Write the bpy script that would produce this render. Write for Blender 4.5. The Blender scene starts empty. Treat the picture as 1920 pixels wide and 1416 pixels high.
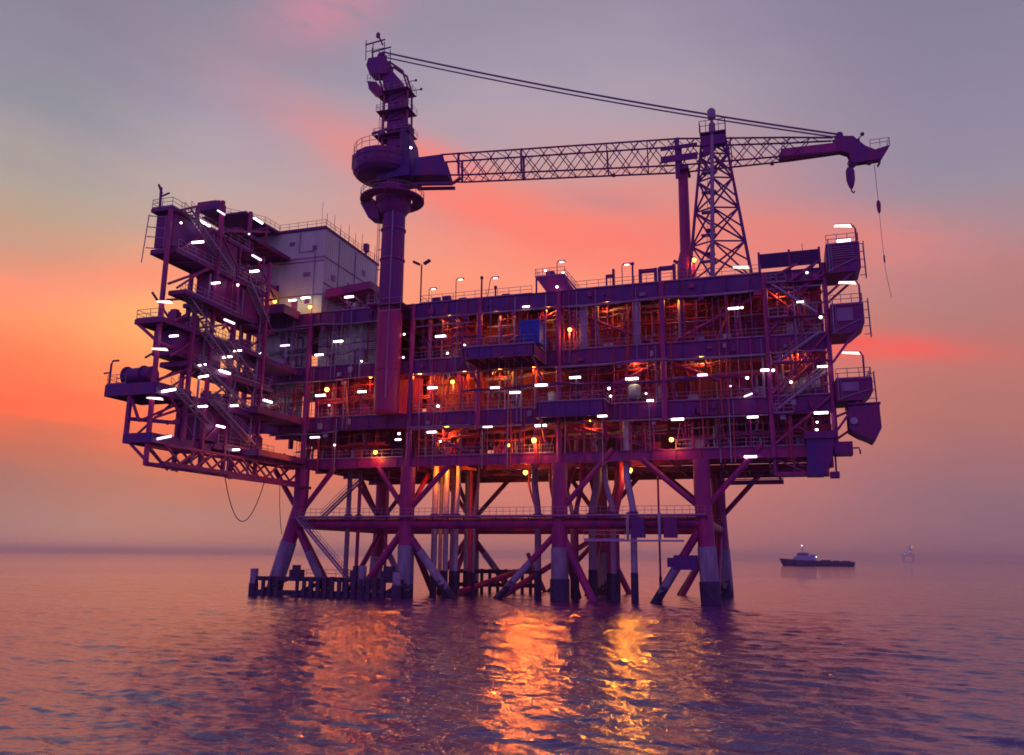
import bpy, math, random
from math import sin, cos, tan, pi, radians, sqrt, atan2
import numpy as np
from mathutils import Vector, Matrix

scene = bpy.context.scene
COL = scene.collection

# ---------------------------------------------------------------- camera
CAM = Vector((9.53, -103.86, 5.2))
YAW, PITCH, ROLL, FPX = radians(18.05), radians(12.1), radians(0.55), 1570.0
fw = Vector((-sin(YAW) * cos(PITCH), cos(YAW) * cos(PITCH), sin(PITCH)))
r0 = Vector((cos(YAW), sin(YAW), 0)); u0 = r0.cross(fw)
RT = cos(ROLL) * r0 + sin(ROLL) * u0
UP = -sin(ROLL) * r0 + cos(ROLL) * u0
cd = bpy.data.cameras.new('camera'); cam = bpy.data.objects.new('camera', cd); COL.objects.link(cam)
cd.sensor_fit = 'HORIZONTAL'; cd.sensor_width = 36.0; cd.lens = FPX / 1920 * 36
cd.clip_start = 0.5; cd.clip_end = 60000
M = Matrix((RT, UP, -fw)).transposed().to_4x4(); M.translation = CAM
cam.matrix_world = M
scene.camera = cam

# ---------------------------------------------------------------- view, sampling
vs = scene.view_settings
vs.view_transform = 'Standard'; vs.look = 'None'; vs.exposure = 0.0; vs.gamma = 1.0; vs.use_curve_mapping = False
scene.cycles.use_denoising = True
scene.cycles.max_bounces = 6; scene.cycles.diffuse_bounces = 2; scene.cycles.glossy_bounces = 3
scene.cycles.sample_clamp_indirect = 4.0
scene.cycles.use_light_tree = True
scene.cycles.volume_bounces = 0
scene.cycles.pixel_filter_type = 'BLACKMAN_HARRIS'
scene.cycles.filter_width = 1.7

# ---------------------------------------------------------------- dusk sky
def lin(c):
    out = []
    for v in c:
        v = v / 255.0
        out.append(v / 12.92 if v <= 0.04045 else ((v + 0.055) / 1.055) ** 2.4)
    return (out[0], out[1], out[2], 1.0)

SUN_AZ, SUN_EL = radians(-42.0), radians(3.5)       # azimuth from +Y towards +X
world = bpy.data.worlds.new("World"); scene.world = world; world.use_nodes = True
nt = world.node_tree; nt.nodes.clear()
N = nt.nodes.new; Lk = nt.links.new
def mth(op, a, b=None, c=None, clamp=False):
    n = N('ShaderNodeMath'); n.operation = op; n.use_clamp = clamp
    for i, v in enumerate((a, b, c)):
        if v is None: continue
        if isinstance(v, (int, float)): n.inputs[i].default_value = v
        else: Lk(v, n.inputs[i])
    return n.outputs[0]
def sstep(v, a, b):
    n = N('ShaderNodeMapRange'); n.interpolation_type = 'SMOOTHSTEP'; Lk(v, n.inputs[0])
    n.inputs[1].default_value = a; n.inputs[2].default_value = b
    return n.outputs[0]
def mixc(f, a, b):
    n = N('ShaderNodeMix'); n.data_type = 'RGBA'
    if isinstance(f, (int, float)): n.inputs[0].default_value = f
    else: Lk(f, n.inputs[0])
    for i, v in ((6, a), (7, b)):
        if isinstance(v, tuple): n.inputs[i].default_value = v
        else: Lk(v, n.inputs[i])
    return n.outputs[2]
tc = N('ShaderNodeTexCoord'); sp = N('ShaderNodeSeparateXYZ'); Lk(tc.outputs['Generated'], sp.inputs[0])
dx, dy, dz = sp.outputs
az = mth('ARCTAN2', dx, dy)                      # 0 towards +Y
# stretched noise that frays the bands of cloud
cmb = N('ShaderNodeCombineXYZ'); Lk(mth('MULTIPLY', az, 3.2), cmb.inputs[0])
Lk(mth('ADD', mth('MULTIPLY', dz, 15.0), mth('MULTIPLY', az, 2.0)), cmb.inputs[1])
def noise(vec, scale, detail=4.0, rough=0.55):
    n = N('ShaderNodeTexNoise'); n.inputs['Scale'].default_value = scale
    n.inputs['Detail'].default_value = detail; n.inputs['Roughness'].default_value = rough
    Lk(vec, n.inputs['Vector']); return n.outputs[0]
nz1 = noise(cmb.outputs[0], 1.3); nz2 = noise(cmb.outputs[0], 3.4)
warp = mth('MULTIPLY', mth('SUBTRACT', nz1, 0.5), 0.075)
el = mth('ADD', dz, warp)
def ramp(stops):
    n = N('ShaderNodeValToRGB'); cr = n.color_ramp; cr.interpolation = 'LINEAR'
    cr.elements[0].position = max(0, stops[0][0]); cr.elements[0].color = lin(stops[0][1])
    cr.elements[1].position = stops[-1][0]; cr.elements[1].color = lin(stops[-1][1])
    for p, c in stops[1:-1]:
        e = cr.elements.new(p); e.color = lin(c)
    Lk(el, n.inputs[0]); return n.outputs[0]
R_L = ramp([(0.0,(156,118,126)),(0.029,(144,110,122)),(0.072,(152,99,106)),(0.099,(180,98,90)),(0.126,(218,98,76)),(0.141,(252,100,70)),(0.158,(255,98,66)),(0.190,(255,120,78)),(0.232,(255,146,98)),(0.264,(255,148,115)),(0.295,(216,150,125)),(0.320,(194,160,137)),(0.369,(176,163,152)),(0.412,(163,152,160)),(0.448,(145,145,155)),(0.474,(146,140,156)),(0.516,(140,133,150)),(0.8,(112,104,140))])
R_M = ramp([(0.0,(162,114,120)),(0.033,(152,106,116)),(0.068,(174,98,98)),(0.103,(216,96,80)),(0.138,(252,106,76)),(0.173,(255,126,82)),(0.219,(255,153,92)),(0.253,(255,168,106)),(0.287,(255,163,116)),(0.320,(246,158,130)),(0.347,(208,165,150)),(0.400,(188,168,168)),(0.464,(170,155,172)),(0.510,(150,143,162)),(0.554,(143,138,155)),(0.8,(112,104,140))])
R_C = ramp([(0.0,(184,114,112)),(0.052,(202,118,112)),(0.127,(228,126,110)),(0.215,(250,133,110)),(0.319,(255,150,120)),(0.354,(252,146,122)),(0.388,(235,142,130)),(0.422,(212,150,148)),(0.444,(198,156,157)),(0.470,(190,158,167)),(0.501,(178,160,174)),(0.549,(163,150,171)),(0.593,(152,142,162)),(0.8,(112,104,142))])
R_R = ramp([(0.0,(142,100,116)),(0.028,(143,104,120)),(0.066,(148,107,120)),(0.104,(166,109,114)),(0.148,(182,114,107)),(0.191,(190,117,109)),(0.224,(190,119,114)),(0.266,(184,124,120)),(0.298,(182,128,130)),(0.329,(168,138,146)),(0.374,(155,142,157)),(0.422,(148,138,160)),(0.489,(140,132,156)),(0.531,(136,128,152)),(0.8,(108,100,140))])
c = mixc(sstep(az, -0.864, -0.66), R_L, R_M)
c = mixc(sstep(az, -0.72, -0.28), c, R_C)
c = mixc(sstep(az, -0.20, 0.21), c, R_R)
# streaks of lit cloud: elongated soft patches, frayed by the noise
def patch(col, a0, e0, sa, se, slope, amount, lo=0.22, hi=0.52):
    global c
    da = mth('SUBTRACT', az, a0); de = mth('SUBTRACT', mth('SUBTRACT', dz, e0), mth('MULTIPLY', da, slope))
    q = mth('ADD', mth('POWER', mth('ABSOLUTE', mth('DIVIDE', da, sa)), 2.0), mth('POWER', mth('ABSOLUTE', mth('DIVIDE', de, se)), 2.0))
    g = mth('EXPONENT', mth('MULTIPLY', q, -1.0))
    g = mth('MULTIPLY', g, mth('ADD', 0.35, mth('MULTIPLY', sstep(nz2, lo, hi), 0.65)))
    c = mixc(mth('MULTIPLY', g, amount), c, lin(col))
patch((255, 130, 114), -0.36, 0.402, 0.21, 0.030, -0.30, 0.95)
patch((250, 132, 126), -0.415, 0.450, 0.06, 0.014, -0.22, 0.75)
patch((255, 126, 110), -0.16, 0.362, 0.17, 0.036, -0.12, 0.85)
patch((202, 138, 140), -0.20, 0.405, 0.06, 0.012, -0.1, 0.7)
patch((255, 92, 84), 0.095, 0.231, 0.10, 0.014, -0.15, 0.95)
patch((232, 130, 122), 0.05, 0.345, 0.16, 0.032, -0.14, 0.9)
patch((206, 138, 158), -0.56, 0.575, 0.085, 0.032, 0.25, 0.85)
patch((255, 142, 116), -0.755, 0.292, 0.13, 0.018, 0.22, 0.8)
patch((255, 186, 112), -0.70, 0.248, 0.10, 0.035, 0.0, 0.6)
# away from the afterglow the sky turns to deep violet blue
away = sstep(mth('ABSOLUTE', mth('ADD', az, 0.30)), 0.75, 1.7)
vio = N('ShaderNodeValToRGB'); Lk(dz, vio.inputs[0])
vio.color_ramp.elements[0].position = 0.0; vio.color_ramp.elements[0].color = (0.28, 0.13, 0.62, 1)
vio.color_ramp.elements[1].position = 0.8; vio.color_ramp.elements[1].color = (0.22, 0.09, 0.52, 1)
e = vio.color_ramp.elements.new(0.3); e.color = (0.38, 0.17, 0.82, 1)
c = mixc(away, c, vio.outputs[0])
c = mixc(sstep(dz, 0.62, 0.85), c, (0.16, 0.095, 0.23, 1))
c = mixc(sstep(dz, 0.0, -0.05), c, (0.10, 0.05, 0.12, 1))
bg = N('ShaderNodeBackground'); Lk(c, bg.inputs[0]); bg.inputs[1].default_value = 1.0
sky = N('ShaderNodeTexSky'); sky.sky_type = 'NISHITA'; sky.sun_disc = False
sky.sun_elevation = SUN_EL; sky.sun_rotation = SUN_AZ
bs = N('ShaderNodeBackground'); Lk(sky.outputs[0], bs.inputs[0]); bs.inputs[1].default_value = 0.004
ad = N('ShaderNodeAddShader'); Lk(bg.outputs[0], ad.inputs[0]); Lk(bs.outputs[0], ad.inputs[1])
wo = N('ShaderNodeOutputWorld'); Lk(ad.outputs[0], wo.inputs[0])

# ---------------------------------------------------------------- sun, low in the haze behind the platform
sd = bpy.data.lights.new('sun', 'SUN'); sd.energy = 0.02; sd.angle = radians(30); sd.color = (1.0, 0.42, 0.20)
sun = bpy.data.objects.new('sun', sd); COL.objects.link(sun)
to_sun = Vector((sin(SUN_AZ) * cos(SUN_EL), cos(SUN_AZ) * cos(SUN_EL), sin(SUN_EL)))
sun.rotation_euler = (-to_sun).to_track_quat('-Z', 'Y').to_euler()

# ================================================================ helpers
class MB:
    def __init__(s): s.v = []; s.f = []
    def add(s, vs_, fs):
        b = len(s.v); s.v += [tuple(p) for p in vs_]; s.f += [tuple(b + i for i in f) for f in fs]; return s
    def box(s, x0, x1, y0, y1, z0, z1):
        return s.add([(x0,y0,z0),(x1,y0,z0),(x1,y1,z0),(x0,y1,z0),(x0,y0,z1),(x1,y0,z1),(x1,y1,z1),(x0,y1,z1)],
                     [(3,2,1,0),(4,5,6,7),(0,1,5,4),(1,2,6,5),(2,3,7,6),(3,0,4,7)])
    def frame_(s, a, b, up=(0, 0, 1)):
        a = Vector(a); b = Vector(b); d = (b - a).normalized(); up = Vector(up)
        if abs(d.dot(up)) > 0.98: up = Vector((0, 1, 0))
        x = d.cross(up).normalized(); y = x.cross(d).normalized()
        return a, b, x, y
    def beam(s, a, b, w, h=None):
        h = w if h is None else h
        a, b, x, y = s.frame_(a, b)
        p = [a - x*w/2 - y*h/2, a + x*w/2 - y*h/2, a + x*w/2 + y*h/2, a - x*w/2 + y*h/2]
        q = [k + (b - a) for k in p]
        return s.add(p + q, [(0,1,2,3),(7,6,5,4),(1,0,4,5),(2,1,5,6),(3,2,6,7),(0,3,7,4)])
    def tube(s, a, b, r, n=8, r2=None):
        r2 = r if r2 is None else r2
        a, b, x, y = s.frame_(a, b)
        p = [a + x*(r*cos(2*pi*i/n)) + y*(r*sin(2*pi*i/n)) for i in range(n)]
        q = [b + x*(r2*cos(2*pi*i/n)) + y*(r2*sin(2*pi*i/n)) for i in range(n)]
        f = [(i, (i+1) % n, n + (i+1) % n, n + i) for i in range(n)]
        f += [tuple(range(n-1, -1, -1)), tuple(range(n, 2*n))]
        return s.add(p + q, f)
    def path(s, pts, r, n=6):
        pts = [Vector(p) for p in pts]; rings = []
        for i, p in enumerate(pts):
            d = (pts[min(i+1, len(pts)-1)] - pts[max(i-1, 0)]).normalized()
            up = Vector((0, 0, 1)) if abs(d.z) < 0.95 else Vector((0, 1, 0))
            x = d.cross(up).normalized(); y = x.cross(d)
            rings.append([p + x*(r*cos(2*pi*k/n)) + y*(r*sin(2*pi*k/n)) for k in range(n)])
        vv = [q for ring in rings for q in ring]; f = []
        for i in range(len(pts)-1):
            for k in range(n): f.append((i*n+k, i*n+(k+1) % n, (i+1)*n+(k+1) % n, (i+1)*n+k))
        f += [tuple(range(n-1, -1, -1)), tuple(range((len(pts)-1)*n, len(pts)*n))]
        return s.add(vv, f)
    def lathe(s, c, prof, n=16):
        cx, cy, cz = c; vv = []; f = []
        for r, z in prof: vv += [(cx + r*cos(2*pi*k/n), cy + r*sin(2*pi*k/n), cz + z) for k in range(n)]
        for i in range(len(prof)-1):
            for k in range(n): f.append((i*n+k, i*n+(k+1) % n, (i+1)*n+(k+1) % n, (i+1)*n+k))
        f += [tuple(range(n-1, -1, -1)), tuple(range((len(prof)-1)*n, len(prof)*n))]
        return s.add(vv, f)
    def prism_y(s, prof, y0, y1):                       # prof: (x,z) outline
        n = len(prof)
        return s.add([(x, y0, z) for x, z in prof] + [(x, y1, z) for x, z in prof],
                     [tuple(range(n)), tuple(range(2*n-1, n-1, -1))] + [((i+1) % n, i, n+i, n+(i+1) % n) for i in range(n)])
    def prism_x(s, prof, x0, x1):                       # prof: (y,z) outline
        n = len(prof)
        return s.add([(x0, y, z) for y, z in prof] + [(x1, y, z) for y, z in prof],
                     [tuple(range(n-1, -1, -1)), tuple(range(n, 2*n))] + [(i, (i+1) % n, n+(i+1) % n, n+i) for i in range(n)])

def obj(name, mb, m, parent=None, smooth=False):
    me = bpy.data.meshes.new(name)
    org = Vector((0, 0, 0))
    me.from_pydata(mb.v, [], mb.f)
    me.materials.append(MT[m] if isinstance(m, str) else m)
    if smooth:
        me.polygons.foreach_set('use_smooth', [True] * len(me.polygons))
        try: me.set_sharp_from_angle(angle=radians(40))
        except Exception: pass
    o = bpy.data.objects.new(name, me); COL.objects.link(o)
    if parent is not None:
        o.parent = parent
        o.matrix_parent_inverse = Matrix.Translation(parent.location).inverted() if parent.parent is None else Matrix.Identity(4)
    return o
def thing(name, label, cat, loc=(0, 0, 0), group=None):
    o = bpy.data.objects.new(name, None); o.empty_display_size = 0.5; COL.objects.link(o); o.location = loc
    o['label'] = label; o['category'] = cat
    if group: o['group'] = group
    return o
def tag(o, label, cat, group=None):
    o['label'] = label; o['category'] = cat
    if group: o['group'] = group
    return o
def kind(o, k): o['kind'] = k; return o

# ================================================================ materials
MT = {}
def mat(name, col, rough=0.55, metal=0.0, col2=None, scale=0.8, emit=None, strength=0.0, streak=False):
    m = bpy.data.materials.new(name); m.use_nodes = True; t = m.node_tree; b = t.nodes['Principled BSDF']
    b.inputs['Roughness'].default_value = rough; b.inputs['Metallic'].default_value = metal
    if col2:
        g = t.nodes.new('ShaderNodeTexCoord'); mp = t.nodes.new('ShaderNodeMapping')
        mp.inputs['Scale'].default_value = (1, 1, 0.25) if streak else (1, 1, 1)
        n = t.nodes.new('ShaderNodeTexNoise'); n.inputs['Scale'].default_value = scale; n.inputs['Detail'].default_value = 7; n.inputs['Roughness'].default_value = 0.65
        r = t.nodes.new('ShaderNodeValToRGB'); r.color_ramp.elements[0].position = 0.38; r.color_ramp.elements[1].position = 0.66
        r.color_ramp.elements[0].color = (*col, 1); r.color_ramp.elements[1].color = (*col2, 1)
        t.links.new(g.outputs['Object'], mp.inputs[0]); t.links.new(mp.outputs[0], n.inputs['Vector'])
        t.links.new(n.outputs[0], r.inputs[0]); t.links.new(r.outputs[0], b.inputs['Base Color'])
    else: b.inputs['Base Color'].default_value = (*col, 1)
    if emit:
        b.inputs['Emission Color'].default_value = (*emit, 1); b.inputs['Emission Strength'].default_value = strength
    MT[name] = m; return m
mat('red_paint', (0.42, 0.014, 0.14), 0.5, 0, (0.17, 0.008, 0.13), 0.55, streak=True)
mat('pedestal_red', (0.48, 0.018, 0.12), 0.5, 0, (0.34, 0.014, 0.14), 0.5, streak=True)
mat('bright_red', (0.55, 0.040, 0.045), 0.5, 0, (0.38, 0.025, 0.05), 0.9)
mat('dark_steel', (0.12, 0.009, 0.17), 0.6, 0, (0.26, 0.012, 0.09), 0.5, streak=True)
mat('navy_steel', (0.07, 0.009, 0.17), 0.55, 0, (0.20, 0.010, 0.11), 0.4, streak=True)
mat('grey_paint', (0.34, 0.24, 0.30), 0.5, 0, (0.24, 0.13, 0.22), 0.5, streak=True)
mat('rail_paint', (0.34, 0.22, 0.27), 0.5)
mat('pale_panel', (0.56, 0.62, 0.40), 0.55, 0, (0.36, 0.36, 0.30), 0.5, streak=True)
mat('cladding', (0.66, 0.80, 0.52), 0.5, 0, (0.54, 0.62, 0.42), 0.35, streak=True)
mat('blue_paint', (0.01, 0.05, 0.40), 0.45, 0, (0.01, 0.04, 0.30), 0.8)
mat('sleeve_grey', (0.34, 0.33, 0.36), 0.6, 0, (0.16, 0.11, 0.18), 0.7, streak=True)
def growth(name, top=1.7):
    t = MT[name].node_tree; b = t.nodes['Principled BSDF']; src = b.inputs['Base Color'].links[0].from_socket
    g = t.nodes.new('ShaderNodeTexCoord'); sp_2 = t.nodes.new('ShaderNodeSeparateXYZ'); t.links.new(g.outputs['Object'], sp_2.inputs[0])
    n = t.nodes.new('ShaderNodeTexNoise'); n.inputs['Scale'].default_value = 1.6; n.inputs['Detail'].default_value = 6; t.links.new(g.outputs['Object'], n.inputs['Vector'])
    a = t.nodes.new('ShaderNodeMath'); a.operation = 'MULTIPLY_ADD'; a.inputs[1].default_value = 6.0; t.links.new(n.outputs[0], a.inputs[0]); t.links.new(sp_2.outputs[2], a.inputs[2])
    r = t.nodes.new('ShaderNodeMapRange'); r.inputs[1].default_value = top + 2.4; r.inputs[2].default_value = top + 3.2; t.links.new(a.outputs[0], r.inputs[0])
    x = t.nodes.new('ShaderNodeMix'); x.data_type = 'RGBA'; t.links.new(r.outputs[0], x.inputs[0]); x.inputs[6].default_value = (0.03, 0.015, 0.05, 1); t.links.new(src, x.inputs[7]); t.links.new(x.outputs[2], b.inputs['Base Color'])
growth('sleeve_grey')
mat('galvanised', (0.42, 0.38, 0.42), 0.45, 0.1, (0.30, 0.25, 0.30), 0.7)
mat('timber_dark', (0.07, 0.035, 0.09), 0.75, 0, (0.03, 0.02, 0.06), 1.5)
mat('rope_dark', (0.10, 0.07, 0.10), 0.7)
mat('rope_grey', (0.34, 0.28, 0.32), 0.6)
mat('hull_purple', (0.06, 0.025, 0.10), 0.4)
mat('boat_grey', (0.30, 0.32, 0.40), 0.45)
mat('glass_dark', (0.03, 0.03, 0.05), 0.1)
mat('tube_glow', (0.8, 0.8, 0.8), 0.4, emit=(1.0, 0.90, 0.92), strength=13.0)
mat('tube_glow_soft', (0.8, 0.8, 0.8), 0.4, emit=(1.0, 0.92, 0.95), strength=6.0)
mat('tube_glow_dim', (0.8, 0.8, 0.8), 0.4, emit=(0.95, 0.82, 1.0), strength=2.0)
mat('tube_glow_warm', (0.8, 0.8, 0.8), 0.4, emit=(1.0, 0.86, 0.76), strength=8.0)
mat('small_glow', (0.8, 0.8, 0.8), 0.4, emit=(1.0, 0.84, 0.92), strength=6.0)
mat('sodium_glow', (0.8, 0.6, 0.3), 0.4, emit=(1.0, 0.42, 0.055), strength=6.5)
mat('warm_glow', (0.8, 0.8, 0.7), 0.4, emit=(1.0, 0.78, 0.58), strength=2.2)
mat('hut_lamplit_orange', (0.50, 0.30, 0.14), 0.55, 0, (0.40, 0.22, 0.10), 0.9)  # orange lamp light on the hut's side wall, put into its colour

# ================================================================ sea
def make_sea():
    rng = np.random.default_rng(7)
    # radii grow with distance, angles dense towards the platform
    rr = [3.0]
    while rr[-1] < 24000: rr.append(rr[-1] * (1.02 if rr[-1] < 17 else 1.0032 if rr[-1] < 95 else 1.0065 if rr[-1] < 260 else (1.02 if rr[-1] < 1500 else 1.06)))
    r = np.array(rr)
    a = np.concatenate([np.radians(np.arange(-62, 32, 0.10)), np.radians(np.arange(32, 298, 3.0))])
    na, nr = len(a), len(r)
    A, R = np.meshgrid(a, r)
    X = CAM.x + R * np.sin(A); Y = CAM.y + R * np.cos(A); Z = np.zeros_like(X)
    step = np.maximum(np.gradient(r)[:, None] * np.ones((1, na)), R * np.radians(0.10))
    far = np.clip((A > np.radians(32)).astype(float), 0, 1)
    wind = radians(200)
    for i in range(110):
        lam = 0.32 * (20.0 ** rng.random())
        th = wind + rng.normal(0, 0.42)
        k = 2 * pi / lam
        amp = 0.0044 * (lam ** 0.86 if lam < 1.4 else 1.4 ** 0.86 * (lam / 1.4) ** 0.25) * (0.6 + 0.8 * rng.random())
        w = np.clip((lam / step - 2.2) / 2.0, 0, 1) * (1 - far)
        ph = k * (X * sin(th) + Y * cos(th)) + rng.random() * 2 * pi
        Z += w * amp * (np.sin(ph) + 0.22 * np.sin(2 * ph + 1.2))
    verts = np.stack([X, Y, Z], -1).reshape(-1, 3)
    i = np.arange(nr - 1)[:, None]; j = np.arange(na)[None, :]; j2 = (j + 1) % na
    quads = np.stack([i * na + j, i * na + j2, (i + 1) * na + j2, (i + 1) * na + j], -1).reshape(-1, 4)[:, ::-1]
    centre = np.arange(na)[::-1]
    me = bpy.data.meshes.new('sea')
    nq = len(quads)
    me.vertices.add(len(verts)); me.vertices.foreach_set('co', verts.ravel())
    me.loops.add(nq * 4 + na); me.loops.foreach_set('vertex_index', np.concatenate([quads.ravel(), centre]))
    me.polygons.add(nq + 1)
    me.polygons.foreach_set('loop_start', np.concatenate([np.arange(nq) * 4, [nq * 4]]))
    me.polygons.foreach_set('loop_total', np.concatenate([np.full(nq, 4), [na]]))
    me.polygons.foreach_set('use_smooth', np.ones(nq + 1, bool))
    me.update(calc_edges=True); me.validate()
    m = bpy.data.materials.new('sea_water'); m.use_nodes = True; t = m.node_tree; b = t.nodes['Principled BSDF']
    b.inputs['Base Color'].default_value = (0.060, 0.004, 0.13, 1); b.inputs['Roughness'].default_value = 0.045; b.inputs['IOR'].default_value = 2.4
    g = t.nodes.new('ShaderNodeTexCoord'); mp = t.nodes.new('ShaderNodeMapping'); mp.inputs['Scale'].default_value = (0.42, 1.5, 1.0)
    mp.inputs['Rotation'].default_value = (0, 0, 0.22)
    t.links.new(g.outputs['Object'], mp.inputs[0])
    h = None
    for sc_, wgt in ((0.12, 0.18), (0.75, 0.25), (2.5, 0.27), (7.0, 0.06), (16.0, 0.01)):
        n = t.nodes.new('ShaderNodeTexNoise'); n.inputs['Scale'].default_value = sc_; n.inputs['Detail'].default_value = 4; n.inputs['Roughness'].default_value = 0.6
        t.links.new(mp.outputs[0], n.inputs['Vector'])
        q = t.nodes.new('ShaderNodeMath'); q.operation = 'MULTIPLY'; q.inputs[1].default_value = wgt; t.links.new(n.outputs[0], q.inputs[0])
        if h is None: h = q.outputs[0]
        else:
            s_ = t.nodes.new('ShaderNodeMath'); s_.operation = 'ADD'; t.links.new(h, s_.inputs[0]); t.links.new(q.outputs[0], s_.inputs[1]); h = s_.outputs[0]
    bp = t.nodes.new('ShaderNodeBump'); bp.inputs['Strength'].default_value = 0.8; bp.inputs['Distance'].default_value = 0.24
    t.links.new(h, bp.inputs['Height']); t.links.new(bp.outputs[0], b.inputs['Normal'])
    me.materials.append(m)
    o = bpy.data.objects.new('sea', me); COL.objects.link(o); o['kind'] = 'structure'
make_sea()

def lobj(name, mb, m, parent, smooth=False):               # a part modelled round its thing's own origin
    o = obj(name, mb, m, None, smooth); o.parent = parent; return o
def copy_thing(root):
    r = root.copy(); COL.objects.link(r)
    for ch in list(root.children):
        k = ch.copy(); COL.objects.link(k); k.parent = r
        for g in list(ch.children):
            q = g.copy(); COL.objects.link(q); q.parent = k
    return r
def rail_mb(mb, pts, h=1.1, step=1.6, r=0.035, toe=True):
    for a, b in zip(pts[:-1], pts[1:]):
        a = Vector(a); b = Vector(b); L = (b - a).length; n = max(1, round(L / step))
        for i in range(n + 1):
            p = a.lerp(b, i / n); mb.tube(p, p + Vector((0, 0, h)), r, 5)
        for z in (h, h * 0.55):
            mb.tube(a + Vector((0, 0, z)), b + Vector((0, 0, z)), r, 5)
        if toe: mb.beam(a + Vector((0, 0, 0.08)), b + Vector((0, 0, 0.08)), 0.02, 0.14)
    return mb
def railing(parent, pts, m='rail_paint', **k): return obj('railing', rail_mb(MB(), pts, **k), m, parent)
def igirder_x(mb, x0, x1, y, z0, z1, stiff=3.0, fl=0.35):
    mb.box(x0, x1, y - 0.03, y + 0.03, z0 + 0.05, z1 - 0.05)
    mb.box(x0, x1, y - fl/2, y + fl/2, z0, z0 + 0.05); mb.box(x0, x1, y - fl/2, y + fl/2, z1 - 0.05, z1)
    x = x0 + 0.4
    while x < x1 - 0.2:
        mb.box(x - 0.02, x + 0.02, y - fl/2 + 0.02, y - 0.03, z0 + 0.05, z1 - 0.05); x += stiff
    return mb
def igirder_y(mb, x, y0, y1, z0, z1, fl=0.35):
    mb.box(x - 0.03, x + 0.03, y0, y1, z0 + 0.05, z1 - 0.05)
    mb.box(x - fl/2, x + fl/2, y0, y1, z0, z0 + 0.05); mb.box(x - fl/2, x + fl/2, y0, y1, z1 - 0.05, z1)
    return mb
def flight(parent, a, b, w=1.0, wdir=(1, 0, 0), m='rail_paint', name='stair_flight'):
    """Open stair from a (top) to b (foot): stringers and treads, with its handrails as a sub-part."""
    a = Vector(a); b = Vector(b); wd = Vector(wdir).normalized() * w; mb = MB()
    for k in (0, 1): mb.beam(a + wd*k, b + wd*k, 0.07, 0.26)
    n = max(3, int(abs(a.z - b.z) / 0.23)); d = (b - a); dh = Vector((d.x, d.y, 0)).normalized() * 0.13
    for i in range(1, n):
        p = a + d * (i / n)
        q = [p - dh + wd*0.03, p + dh + wd*0.03, p + dh + wd*0.97, p - dh + wd*0.97]; up = Vector((0, 0, 0.04))
        mb.add(q + [k + up for k in q], [(3,2,1,0),(4,5,6,7),(0,1,5,4),(1,2,6,5),(2,3,7,6),(3,0,4,7)])
    o = obj(name, mb, m, parent)
    hr = MB(); nb = max(2, int(d.length / 1.6))
    for k in (0, 1):
        for z in (1.0, 0.55): hr.tube(a + wd*k + Vector((0, 0, z)), b + wd*k + Vector((0, 0, z)), 0.032, 5)
        for i in range(nb + 1):
            p = a.lerp(b, i / nb) + wd*k; hr.tube(p, p + Vector((0, 0, 1.0)), 0.03, 5)
    obj('handrail', hr, m, o)
    return o

LEGX = (-55.4, -39.0, -17.8, 0.0)
ZT, ZM, ZL, ZC = 40.0, 31.8, 24.3, 18.3
YB = 25.0

# ================================================================ jacket
jk = thing('jacket', 'red tubular steel jacket of eight legs and diagonal braces standing in the sea', 'jacket', (-28, 12, 0))
foot = {(-55.4, 0): (-58.6, -0.6), (-55.4, YB): (-56.6, YB + 1.0)}
for i, x in enumerate(LEGX):
    for y in (0.0, YB):
        fx, fy = foot.get((x, y), (x + (0.0, 0.15, 0.0, 0.55)[i], y))
        hi = 17.0; mb = MB()
        def at(z, x=x, y=y, fx=fx, fy=fy):
            t = min(1.0, max(0.0, (z - 0) / 12.0)); return Vector((fx + (x - fx) * t, fy + (y - fy) * t, z))
        mb.path([at(-3), at(0), at(9.9), at(12.0), Vector((x, y, hi))], 1.02, 20)
        leg = obj('leg', mb, 'red_paint', jk, True)
        sl = MB(); top = (7.0, 6.6, 6.4, 6.6)[i] if y == 0 else (5.2, 6.2, 6.0, 6.6)[i]
        sl.path([at(-2), at(1.6), at(1.65), at(top)], 1.10, 20)
        obj('splash_sleeve', sl, 'sleeve_grey', leg, True)
        if y == 0 and i in (2, 3):                       # dark growth-covered sleeve at the waterline
            d = MB(); d.path([at(-2), at(0), at(2.6)], 1.22, 20); obj('waterline_sleeve', d, 'timber_dark', leg, True)
def brace(a, b, r=0.48, m='red_paint', low=None):
    mb = MB(); mb.tube(a, b, r, 14); o = obj('brace', mb, m, jk, True)
    if low:                                             # pale splash-zone coating on the foot of the brace
        a = Vector(a); b = Vector(b); t = (low - a.z) / (b.z - a.z)
        s = MB(); s.tube(a.lerp(b, t), b, r + 0.05, 14); obj('splash_coating', s, 'sleeve_grey', o, True)
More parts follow.
